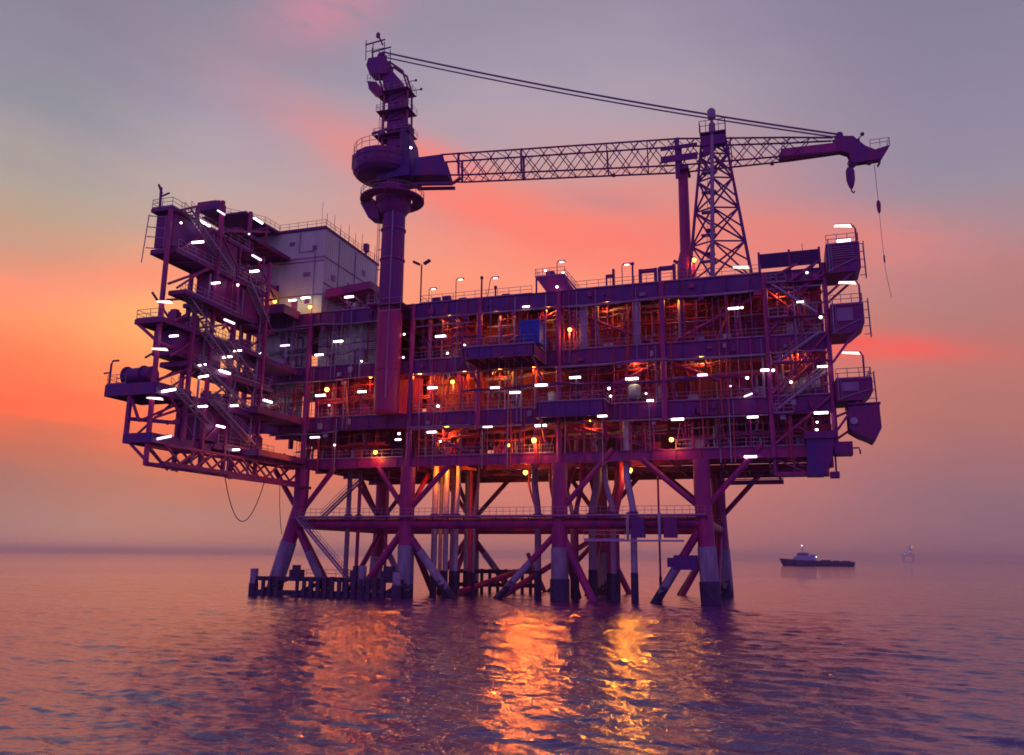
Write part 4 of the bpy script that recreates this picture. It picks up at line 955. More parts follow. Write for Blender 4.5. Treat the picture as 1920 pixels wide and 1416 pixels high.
k.beam(bp_(.1, .9, 57.1), bp_(5.6, .9, 56.8), .5, .35); k.beam(bp_(.1, 0, 57.1), bp_(-1.5, 0, 57.8), .5); obj('boom_footwalk', k, 'dark_steel', cr)
k = MB()
for q_ in (-.55, .55):
    P_ = [bp_(50.2, q_ * 1.4, 57.35), bp_(58.6, q_, 57.8), bp_(58.6, q_, 59.0), bp_(50.4, q_ * 1.4, 58.5)]; e_ = DQ * .08
    k.add(P_ + [p + e_ for p in P_], [(0,1,2,3),(7,6,5,4),(1,0,4,5),(2,1,5,6),(3,2,6,7),(0,3,7,4)])
k.beam(bp_(50.3, 0, 57.4), bp_(58.5, 0, 57.85), 1.2, .06); obj('boom_tip_plate', k, 'red_paint', cr)
k = MB()
for q_ in (-.6, .5):
    P_ = [bp_(57.5, q_, 57.9), bp_(58.9, q_, 57.3), bp_(59.3, q_, 55.9), bp_(62.9, q_, 56.2), bp_(64.1, q_, 58.1), bp_(62.2, q_, 57.55), bp_(61.0, q_, 58.2), bp_(59.6, q_, 59.7), bp_(57.2, q_, 59.9)]; e_ = DQ * .1; n = len(P_)
    k.add(P_ + [p + e_ for p in P_], [tuple(range(n)), tuple(range(2*n - 1, n - 1, -1))] + [((j + 1) % n, j, n + j, n + (j + 1) % n) for j in range(n)])
for s_, z_ in ((58, 59.8), (60.3, 59.1), (62.6, 57.6), (59.6, 55.8), (62.6, 55.7)): k.beam(bp_(s_, -.6, z_), bp_(s_, .6, z_), .2)
hd = obj('boom_head', k, 'dark_steel', cr)
k = MB(); rail_mb(k, [tuple(bp_(61.6, -.6, 57.8)), tuple(bp_(64.0, -.6, 58.0)), tuple(bp_(64.0, .6, 58.0))], 1.1, 1.0, .04, False); obj('railing', k, 'rail_paint', hd)
for s_, z_, r_ in ((58.0, 60.1, .45), (59.4, 56.2, .6), (61.5, 56.2, .4)):
    k = MB(); k.tube(bp_(s_, -.35, z_), bp_(s_, .35, z_), r_, 16); obj('sheave', k, 'navy_steel', hd, True)
k = MB(); k.tube(bp_(60.2, 0, 59.4), bp_(60.9, 0, 60.0), .08, 6); k.lathe(tuple(bp_(60.9, 0, 59.9)), [(.05, 0), (.25, .1), (.25, .4), (.05, .5)], 8); obj('anemometer', k, 'dark_steel', hd)
for (sa, za, sb, zb, q_, r_) in ((-5.9, 79.2, 57.7, 60.4, -.12, .075), (-5.9, 79.2, 57.7, 60.4, .12, .075), (-5.9, 78.4, 57.4, 60.0, -.1, .055), (-5.9, 78.4, 57.4, 60.0, .1, .055)):
    k = MB(); pts = []
    for i in range(21):
        t_ = i / 20; pts.append(bp_(sa + (sb - sa) * t_, q_, za + (zb - za) * t_ - .7 * 4 * t_ * (1 - t_)))
    k.path(pts, r_, 6); obj('boom_stay_rope', k, 'rope_grey', cr, True)
k = MB(); k.tube(bp_(59.0, 0, 56), bp_(59.0, 0, 55.3), .06, 6); k.lathe(tuple(bp_(59.0, 0, 0)), [(.2, 52.6), (.4, 53.1), (.55, 53.8), (.55, 55.0), (.35, 55.5)], 14); k.path([bp_(59, 0, 52.7), bp_(59.0, 0, 52.2), bp_(59.25, 0, 51.9), bp_(59.4, 0, 52.2)], .1, 6)
obj('main_hook_block', k, 'dark_steel', cr, True)
k = MB(); k.tube(bp_(62.05, 0, 55.7), bp_(62.15, 0, 50.6), .035, 5); obj('whip_rope', k, 'rope_dark', cr)
k = MB(); k.lathe(tuple(bp_(62.15, 0, 0)), [(.08, 48.9), (.2, 49.2), (.26, 49.8), (.26, 50.4), (.1, 50.7)], 10); obj('whip_hook', k, 'dark_steel', cr, True)
k = MB(); k.path([bp_(62.15, 0, 48.9), bp_(62.2, 0, 45), bp_(62.3, 0, 41), bp_(62.7, 0, 37.6)], .028, 5); k.lathe(tuple(bp_(62.27, 0, 0)), [(.05, 42.2), (.1, 42.4), (.1, 43.1), (.05, 43.3)], 6); obj('sling', k, 'rope_dark', cr)
for s_ in (28.3, 49.2):
    k = MB(); k.tube(bp_(s_, -.4, float(zb_(s_)) - .1), bp_(s_, -.4, float(zb_(s_)) - .5), .05, 5); k.lathe(tuple(bp_(s_, -.4, 0)), [(.1, float(zb_(s_)) - .95), (.28, float(zb_(s_)) - .85), (.2, float(zb_(s_)) - .5), (.08, float(zb_(s_)) - .4)], 8); obj('hanging_lamp', k, 'dark_steel', ch)
bpy.data.objects.remove(boom)

# ---------------------------------------------------------------- boom rest
rt = thing('boom_rest', 'tall thick dark post on the top deck that cradles the crane boom', 'boom rest', (-1.3, 3.4, 40.1))
b = MB(); b.lathe((-1.3, 3.4, 0), [(.78, 40.1), (.74, 44), (.66, 56.4)], 18); b.lathe((-1.3, 3.4, 0), [(1.25, 40.1), (1.15, 43.6), (.8, 45.0)], 18); obj('post', b, 'red_paint', rt, True)
b = MB(); b.box(-2.15, -.4, 1.9, 5.0, 56.35, 56.75); b.box(-2.1, -1.5, 1.75, 2.0, 55.0, 60.9); b.box(-2.1, -1.5, 4.9, 5.15, 55.0, 60.9); obj('cradle', b, 'dark_steel', rt)
b = MB(); b.box(-4.0, .9, 1.55, 1.75, 59.2, 59.7); b.box(-4.0, .9, 1.55, 1.75, 57.4, 58.3); obj('guide_board', b, 'dark_steel', rt)
b = MB(); b.beam((-2.9, 3.4, 44.0), (-1.7, 3.4, 43.2), .35); obj('cleat', b, 'dark_steel', rt)

# ================================================================ lattice tower
lt = thing('lattice_tower', 'tapering steel lattice tower standing on the top deck in front of the crane boom', 'lattice tower', (2.8, 1, 40.1))
base = [Vector((-.9, 1.9, 40.1)), Vector((2.25, .3, 40.1)), Vector((7.05, 1.7, 40.1))]
topp = [Vector((1.55, 1.5, 60.2)), Vector((2.95, .7, 60.2)), Vector((4.5, 1.4, 60.2))]
def lp(i, t): return base[i].lerp(topp[i], t)
for i in range(3):
    k = MB(); k.tube(lp(i, 0), lp(i, 1), .30 if i == 1 else .22, 12, .22 if i == 1 else .17); obj('leg', k, 'grey_paint' if i == 1 else 'dark_steel', lt, True)
lv = [0, .25, .48, .69, .86, 1.0]
for (i, j) in ((1, 2), (0, 1), (0, 2)):
    for a, c2 in zip(lv[:-1], lv[1:]):
        k = MB(); k.tube(lp(i, a), lp(j, c2), .13, 8); obj('brace', k, 'dark_steel', lt, True)
        k = MB(); k.tube(lp(j, a), lp(i, c2), .13, 8); obj('brace', k, 'dark_steel', lt, True)
        if a > 0 and i != 0 or (a > 0 and j == 1):
            k = MB(); k.tube(lp(i, a), lp(j, a), .12, 8); obj('brace', k, 'dark_steel', lt, True)
            k = MB(); k.tube(lp(i, a), lp(j, a - .13), .12, 8); obj('brace', k, 'dark_steel', lt, True)
k = MB()
for dx_ in (-.25, .25): k.tube((1.75 + dx_ * .9, .55, 40.2), (2.62 + dx_ * .9, .9, 60), .035, 5)
for t_ in np.linspace(0, 1, 46): p0 = Vector((1.52, .55, 40.2)).lerp(Vector((2.4, .9, 60)), t_); k.tube(p0, p0 + Vector((.45, 0, 0)), .025, 4)
for t_ in (.12, .3, .46, .6, .74): 
    p0 = Vector((1.75, .55, 40.2)).lerp(Vector((2.62, .9, 60)), t_); k.box(p0.x - 1.0, p0.x + .9, .6, 1.6, p0.z, p0.z + .12)
obj('ladder', k, 'galvanised', lt)
k = MB(); k.box(1.35, 4.65, .35, 1.9, 60.2, 60.4); k.box(1.5, 4.5, .6, 1.7, 58.6, 60.0); k.box(1.7, 3.0, .5, .6, 57.2, 58.4); obj('top_platform', k, 'dark_steel', lt)
obj('railing', rail_mb(MB(), [(1.35, 1.9, 60.4), (1.35, .35, 60.4), (4.65, .35, 60.4), (4.65, 1.9, 60.4)], 1.6, .8, .05, False), 'rail_paint', lt)
k = MB(); k.lathe((2.95, 1.1, 0), [(.45, 60.4), (.42, 61.8), (.2, 62.0), (.2, 62.5)], 12); k.lathe((2.95, 1.1, 0), [(.45, 62.5), (.55, 62.7), (.55, 63.7), (.3, 64.0)], 12); obj('lantern', k, 'grey_paint', lt, True)
for t_, s_ in ((.33, .9), (.17, .8)):
    k = MB(); p0 = lp(1, t_); k.box(p0.x - s_, p0.x + .3, p0.y - .1, p0.y + .9, p0.z - .1, p0.z + .1); obj('rest_platform', k, 'dark_steel', lt)

# ================================================================ landing tower on the end of the platform
la = thing('landing_tower', 'stack of railed stair landings hanging off the end of the platform by the wind wall', 'stair tower', (17.6, 1, 18))
def pod_trim(x1, z, d, o, louv):
    k = MB()
    for x in np.arange(16.3, x1 - .3, .9): k.box(x - .05, x + .05, -1.27, -1.203, z - d * .62, z - .05)
    k.box(15.8, x1 - .05, -1.30, -1.203, z - .22, z - .02); k.box(15.8, x1 - .2, -1.28, -1.203, z - d * .66, z - d * .62)
    obj('rib', k, 'dark_steel', o)
    if louv:
        k = MB()
        for zz in np.arange(z - 1.9, z - .3, .28): k.box(16.0, 19.0, -1.36, -1.28, zz, zz + .07)
        obj('louvre', k, 'rail_paint', o)
    else:
        k = MB(); k.box(16.5, 18.3, -1.33, -1.28, z - d * .58, z - .5); obj('access_panel', k, 'grey_paint', o)
    k = MB(); k.beam((15.9, -1.32, z - d * .95), (x1 - .4, -1.32, z - d * .55), .12); k.tube((16.1, -1.36, z - d), (16.1, -1.36, z + .6), .07, 6); k.tube((16.4, -1.36, z - d), (16.4, -1.36, z), .05, 6); obj('conduit', k, 'grey_paint', o)
def rland(x1, z, d, slope, y0=-1.2, y1=4.0):
    k = MB(); k.prism_y([(15.8, z - d), (x1 - slope, z - d), (x1, z - d + slope * .8), (x1, z), (15.8, z)], y0, y1); o = obj('landing', k, 'dark_steel', la); pod_trim(x1, z, d, o, z > 40)
    k = MB(); rail_mb(k, [(15.9, y0 + .05, z), (x1 - .1, y0 + .05, z), (x1 - .1, y1, z)], 1.2, 1.2, .045); obj('railing', k, 'rail_paint', o); return o
rland(19.6, 42.5, 3.6, .6); rland(19.5, 34.9, 3.6, 1.5); rland(19.8, 25.9, 2.6, 1.2)
for (a_, b_) in (((9.4, -.5, 37.2), (15.2, -.5, 41.0)), ((9.0, -.5, 39.0), (12.5, -.5, 40.7)), ((11.8, -.5, 37.0), (15.6, -.5, 39.2)), ((15.7, -.6, 36.4), (19.2, -.8, 39.4)), ((15.7, -.6, 28.0), (19.2, -.8, 32.6)), ((15.7, -.6, 20.0), (18.4, -.8, 23.6)), ((15.7, 3.4, 36.4), (19.2, 3.4, 39.4))):
    k = MB(); k.beam(a_, b_, .26); obj('knee_brace', k, 'red_paint', la)
for z0_, z1_, x in ((42.6, 44.7, 19.3), (35.0, 37.6, 19.2), (26.0, 29.0, 19.0)):
    k = MB(); k.path([(x, -1.1, z0_), (x, -1.1, z1_ - .5), (x - .2, -1.1, z1_ - .1), (x - .7, -1.1, z1_), (x - 2.0, -1.1, z1_ + .1)], .11, 8); obj('lamp_hoop', k, 'dark_steel', la, True)
for z0_, z1_ in ((38.6, 43.2), (31.2, 36.0), (23.4, 27.0)):
    k = MB()
    for y in (.6, 1.3): k.tube((20.3, y, z0_), (20.2, y, z1_), .05, 5)
    for z in np.arange(z0_, z1_, .35): k.tube((20.28, .6, z), (20.28, 1.3, z), .03, 4)
    for z in np.arange(z0_ + .4, z1_, 1.0): k.beam((20.25, .95, z), (19.6, .95, z), .08)
    obj('ladder', k, 'rail_paint', la)
flight(la, (9.2, -.9, 38.4), (14.4, -.9, 34.2), .9, (0, 1, 0), 'rail_paint'); flight(la, (14.6, -.9, 31.9), (9.6, -.9, 28.6), .9, (0, 1, 0), 'rail_paint')
flight(la, (14.8, -.9, 27.0), (9.0, -.9, 22.6), .9, (0, 1, 0), 'rail_paint')
for z in (34.0, 28.4, 22.2, 38.4):
    k = MB(); k.box(8.8, 15.2, -1.0, -.28, z - .15, z); o = obj('mid_landing', k, 'dark_steel', la); obj('railing', rail_mb(MB(), [(8.8, -1.0, z), (11.0, -1.0, z)], 1.1, 1.1, .04), 'rail_paint', o)
t = thing('wind_screen', 'long dark louvred wind wall standing on the top deck edge beside the landing tower', 'wind wall', (11.7, .3, 40.2))
k = MB(); k.box(8.0, 15.1, .2, .5, 40.75, 42.6); pn = obj('panel', k, 'navy_steel', t)
k = MB()
for z in np.arange(40.9, 42.5, .17): k.box(8.1, 15.0, .1, .197, z, z + .07)
obj('louvre', k, 'navy_steel', pn)
for x in (8.0, 11.6, 15.1):
    k = MB(); k.box(x - .14, x + .14, -.02, .098, 40.0, 42.8); obj('post', k, 'dark_steel', t)
for x in (9.4, 12.2):
    k = MB(); k.beam((x, -.2, 38.0), (x + 2.6, .1, 40.9), .18); obj('prop', k, 'red_paint', t)
k = MB(); k.beam((13.2, .3, 42.6), (13.2, .3, 43.5), .07); obj('spike', k, 'dark_steel', t)
t = thing('storage_hopper', 'dark angular hopper slung under the lowest landing at the platform end', 'hopper', (18.6, 1, 18.6))
k = MB(); k.prism_y([(17.0, 20.0), (18.0, 19.3), (18.9, 18.9), (19.6, 18.5), (20.4, 20.0), (20.35, 22.8), (17.0, 22.6)], -1.0, 3.0); obj('body', k, 'dark_steel', t)
k = MB(); k.box(16.9, 20.5, -1.1, 3.1, 22.81, 23.0); obj('lid', k, 'navy_steel', t)
k = MB(); k.tube((17.5, -1.3, 20.9), (17.5, -1.0, 20.9), .4, 14); obj('port', k, 'galvanised', t, True)
k = MB(); k.beam((15.6, 0, 21.6), (17.1, 0, 22.2), .25); k.beam((15.6, 2, 19.2), (17.1, 2, 20.2), .25); obj('bracket', k, 'red_paint', t)
t = thing('hanging_tank', 'dark box-shaped tank hanging below the cellar deck at the platform end', 'tank', (13.8, .5, 14.7))
k = MB(); k.prism_y([(12.1, 14.75), (14.0, 14.75), (14.9, 16.6), (15.3, 19.0), (12.2, 19.0)], -1.0, 2.0); obj('body', k, 'navy_steel', t)
k = MB(); k.box(12.0, 15.6, -1.3, 2.1, 19.01, 19.9); obj('cap', k, 'dark_steel', t)
k = MB(); k.beam((15.3, .4, 17.0), (15.3, .4, 14.9), .2); k.box(14.6, 15.6, -.4, 1.0, 14.5, 15.2); obj('outlet', k, 'dark_steel', t)
t = thing('underdeck_walkway', 'thin walkway frame slung below the cellar deck near the hanging tank', 'walkway', (8, 6, 15))
k = MB(); k.beam((8.5, .3, 15.1), (12.1, .3, 15.1), .5, .45); k.beam((8.5, .3, 17.0), (8.5, .3, 15.0), .35); k.beam((8.6, .3, 16.9), (11.9, .3, 15.3), .16); k.beam((9.9, .3, 17.0), (12.0, .3, 15.9), .14); k.beam((11.0, .3, 17.0), (12.0, .3, 16.4), .12); obj('frame', k, 'red_paint', t)
k = MB(); k.beam((1.6, 10, 15.0), (9.4, 10, 15.0), 1.0, .5); k.beam((1.6, 10, 17.0), (1.6, 10, 15), .3); k.beam((9, 10, 17), (9, 10, 15), .3); obj('grating_deck', k, 'dark_steel', t)
railing(t, [(1.6, 9.6, 15.3), (9.4, 9.6, 15.3)])
t = thing('storage_hopper', 'dark box and bracket jutting low at the very end of the cellar deck', 'hopper', (16, 0, 17.4))
k = MB(); k.box(15.2, 17.2, -.8, 1.6, 17.1, 18.6); k.path([(17.2, 0, 17.9), (17.9, 0, 17.9), (18.0, 0, 17.6), (18.0, 0, 17.2)], .1, 6); k.box(15.3, 16.9, -.86, -.803, 17.3, 18.4); obj('body', k, 'dark_steel', t)

# ================================================================ things standing on the top deck
t = thing('access_stand', 'railed stair stand on the top deck edge with a dark sloping side', 'stair stand', (-18.5, .8, 40.1))
k = MB(); k.box(-21.3, -17.2, .6, 3.0, 42.45, 42.6); obj('platform', k, 'dark_steel', t)
k = MB(); k.prism_y([(-19.6, 40.1), (-15.7, 40.1), (-17.3, 42.44), (-21.2, 42.44)], .55, .7); obj('side_plate', k, 'red_paint', t)
for x in (-21.2, -19.5):
    k = MB(); k.beam((x, .8, 40.1), (x, .8, 42.44), .2); obj('post', k, 'dark_steel', t)
flight(t, (-17.2, .8, 42.5), (-15.4, .8, 40.1), 1.4, (0, 1, 0))
railing(t, [(-21.3, 3.0, 42.6), (-21.3, .6, 42.6), (-17.2, .6, 42.6)], step=1.0)
k = MB(); k.box(-20.0, -18.9, 1.2, 2.2, 42.6, 43.5); obj('control_box', k, 'dark_steel', t)
t = thing('goalpost', 'low dark double goalpost frame on the top deck near the boom rest', 'frame', (-4.6, .8, 40.1))
for x in (-7.0, -5.0, -4.5, -2.6):
    k = MB(); k.box(x - .2, x + .2, .6, 1.0, 40.1, 42.3 + (.3 if x == -2.6 else 0)); obj('post', k, 'dark_steel', t)
k = MB(); k.box(-7.0, -4.95, .55, 1.05, 41.8, 42.25); k.box(-4.5, -2.6, .55, 1.05, 41.9, 42.4); obj('crossbar', k, 'dark_steel', t)
t = thing('goalpost', 'small dark arch with one tall leg on the top deck, in the middle', 'frame', (-10.8, .8, 40.1))
k = MB(); k.box(-11.6, -11.4, .7, .9, 40.1, 42.0); k.box(-10.7, -10.4, .6, 1.0, 40.1, 42.7); k.box(-11.5, -10.7, .65, .95, 41.6, 42.0); obj('arch', k, 'dark_steel', t)
for x, h_, l in ((-36.2, 1.2, 'dark pump with a pale casing beside the twin floodlight mast'), (-34.6, 1.3, 'dark squat pump on the top deck, midway between two lamp poles'), (-32.2, .8, 'low dark skid on the top deck beside the first hooked lamp pole'), (-25.8, .8, 'small dark lump of gear on the top deck near the stair stand')):
    t = thing('deck_pump', l, 'pump', (x, 1.4, 40.1)); k = MB(); k.tube((x - .5, 1.4, 40.1 + h_ * .55), (x + .55, 1.4, 40.1 + h_ * .55), h_ * .42, 12); obj('casing', k, 'dark_steel', t, True)
    k = MB(); k.box(x - .7, x + .7, 1.0, 1.8, 40.1, 40.1 + h_ * .2); obj('bedplate', k, 'red_paint', t)
for x, h_, l in ((-29.15, 3.1, 'tall dark vent pipe on the top deck beside a leaning lamp pole'), (-27.1, 1.5, 'short dark vent stub on the top deck past the leaning lamp pole'), (-8.0, 3.0, 'slim dark vent pipe on the top deck past a hooked lamp pole')):
    t = thing('vent_pipe', l, 'vent pipe', (x, .8, 40.1)); k = MB(); k.tube((x, .8, 40.1), (x, .8, 40.1 + h_), .13, 8); obj('pipe', k, 'dark_steel', t, True)
    k = MB(); k.lathe((x, .8, 40.1 + h_), [(.13, -.1), (.24, .02), (.24, .22), (.1, .35)], 8); obj('cowl', k, 'dark_steel', t, True)
def lamp_pole(x, y, h_, lab, lean=0.0, lit=True, s=1):
    t = thing('lamp_pole', lab, 'lamp pole', (x, y, 40.1), 'hooked lamp poles along the top deck')
    k = MB(); k.path([(x, y, 40.1), (x + lean * .7, y, 40.1 + h_ * .8), (x + lean, y, 40.1 + h_), (x + lean + .9 * s, y, 40.1 + h_ + .1)], .06, 6); obj('pole', k, 'dark_steel', t, True)
    k = MB(); k.box(x + lean + .2, x + lean + 1.15, y - .25, y + .25, 40.1 + h_ + .02, 40.1 + h_ + .14); o = obj('lamp_head', k, 'rail_paint', t)
    k = MB(); k.box(x + lean + .35, x + lean + .95, y - .15, y + .15, 40.1 + h_ - .12, 40.1 + h_ + .015); obj('lens', k, 'warm_glow', o)
lamp_pole(-37.9, 2.6, 2.9, 'hooked lamp pole close behind the twin floodlight mast')
lamp_pole(-33.0, .8, 3.3, 'hooked lamp pole between the floodlight mast and the tall vent pipe')
lamp_pole(-28.3, .8, 3.0, 'leaning hooked lamp pole beside the tall vent pipe', .5)
lamp_pole(-18.5, 1.6, 4.7, 'tallest hooked lamp pole, rising from the stair stand')
lamp_pole(-9.4, .8, 3.1, 'hooked lamp pole between the small arch and the slim vent pipe')
t = thing('floodlight_mast', 'slim mast with two unlit floodlights tilted outward in a V', 'floodlight mast', (-38.4, .8, 40.1))
k = MB(); k.tube((-38.4, .8, 40.1), (-38.4, .8, 46.2), .11, 8); obj('pole', k, 'dark_steel', t, True)
for s in (-1, 1):
    k = MB(); k.beam((-38.4 + s * .35, .8, 46.25), (-38.4 + s * 1.3, .8, 46.75), .5, .32); obj('floodlight', k, 'dark_steel', t)

# ================================================================ lamps
tube0 = thing('tube_light', '-', 'light')
k = MB(); k.box(-.78, .78, -.10, .14, .06, .16); lobj('housing', k, 'rail_paint', tube0)
k = MB(); k.path([(-.74, -.02, -.02), (.74, -.02, -.02)], .15, 10); lobj('tube', k, 'tube_glow', tube0, True)
k = MB(); k.beam((-.4, .05, .16), (-.4, .3, .45), .05); k.beam((.4, .05, .16), (.4, .3, .45), .05); lobj('bracket', k, 'dark_steel', tube0)
spot0 = thing('small_light', '-', 'light')
k = MB(); k.lathe((0, 0, 0), [(.06, -.16), (.15, -.10), (.18, 0), (.15, .10), (.06, .14)], 12); lobj('globe', k, 'small_glow', spot0, True)
k = MB(); k.lathe((0, 0, 0), [(.19, .11), (.20, .16), (.08, .24)], 12); k.beam((0, 0, .2), (0, .35, .3), .05); lobj('cap', k, 'dark_steel', spot0)
sod0 = thing('sodium_lamp', '-', 'lamp')
k = MB(); k.lathe((0, 0, 0), [(.08, -.30), (.22, -.20), (.28, -.04), (.24, .10), (.10, .20)], 14); lobj('globe', k, 'sodium_glow', sod0, True)
k = MB(); k.lathe((0, 0, 0), [(.16, .17), (.24, .20), (.22, .32), (.06, .40)], 12); k.beam((0, 0, .35), (0, .45, .45), .06); lobj('cap', k, 'dark_steel', sod0)
can0 = thing('canopy_light', '-', 'light')
k = MB(); k.add([(-1.05, -.25, .08), (.85, -.25, -.16), (.95, .25, -.18), (-1.05, .25, .08), (-.95, -.2, .2), (.75, -.2, .06), (.75, .2, .06), (-.95, .2, .2)], [(3,2,1,0),(4,5,6,7),(0,1,5,4),(1,2,6,5),(2,3,7,6),(3,0,4,7)]); lobj('diffuser', k, 'warm_glow', can0)
k = MB(); k.beam((-1.0, 0, .26), (.95, 0, .10), .42, .06); lobj('hood', k, 'rail_paint', can0)
used = set(); LR = random.Random(5)
PROTO = {'x': tube0, 'y': tube0, 'u': tube0, 'd': tube0, 's': spot0, 'o': sod0, 'c': can0}
GRP = {'t': 'white tube lights on the platform', 's': 'small white lights on the platform', 'o': 'orange sodium lamps on the platform', 'c': 'long white canopy lights on the stair landings'}
def light(kd, x, y, z, lab):
    p0 = PROTO[kd]
    if p0.name in used: o = copy_thing(p0)
    else: o = p0; used.add(p0.name)
    o.location = (x, y, z); o['label'] = lab; o['group'] = GRP.get(kd, GRP['t'])
    rz = {'y': pi/2, 'u': 0.9, 'd': 0.5}.get(kd, 0.0)
    o.rotation_euler = (0, {'u': -0.30, 'd': -0.38}.get(kd, 0.0), rz)
    f_ = 0.72 + 0.34 * LR.random()
    o.scale = (f_ * (1.3 if kd == 'y' else 1.0), 0.85 * f_ + .1, 0.85 * f_ + .1) if kd in 'xyud' else (f_,) * 3 if kd == 's' else (1.2,) * 3 if any(w_ in lab for w_ in (' deep ', ' tucked ', ' hidden ', ' up between ', ' hanging low ', 'brightest orange', 'between building and crane')) else (1, 1, 1)
    if lab.startswith(('dim', 'faint', 'soft')): o.scale = [v * .7 for v in o.scale]
    if ' short,' in lab: o.scale[0] *= .65
    if kd == 'o':                                       # the lamp's own light
        pl = bpy.data.lights.new('sodium_glow', 'POINT'); pl.color = (1.0, 0.36, 0.045); pl.shadow_soft_size = 0.2
        pl.energy = 55.0 if ' washing ' in lab else 1100.0 if ' tucked ' in lab else 230.0 if ' deep ' in lab else 300.0 if o.scale[0] > 1.1 else 170.0
        po = bpy.data.objects.new('sodium_glow', pl); COL.objects.link(po); po.location = (x, y - .12, z - .62)
    return o
def vary_glow(o):
    for ch in o.children:
        if ch.name.startswith(('tube', 'globe')) and not o.name.startswith('sodium'):
            v = LR.choice((None, None, 'tube_glow_soft', 'tube_glow_dim', 'tube_glow_warm'))
            if v: ch.material_slots[0].link = 'OBJECT'; ch.material_slots[0].material = MT[v]
def orange_spot(x, y, z, power, aim=(0.0, -1.0, -0.75)):
    # orange spot: lamp beams over the water, and added light on the risers
    ld = bpy.data.lights.new('sodium_beam', 'SPOT'); ld.energy = power; ld.color = (1.0, 0.17 if x < -15 else 0.28, 0.008); ld.shadow_soft_size = 0.5
    ld.spot_size = radians(100); ld.spot_blend = 0.5
    lo = bpy.data.objects.new('sodium_beam', ld); COL.objects.link(lo); lo.location = (x, y, z)
    lo.rotation_euler = Vector(aim).to_track_quat('-Z', 'Y').to_euler()
T = 'white tube light '
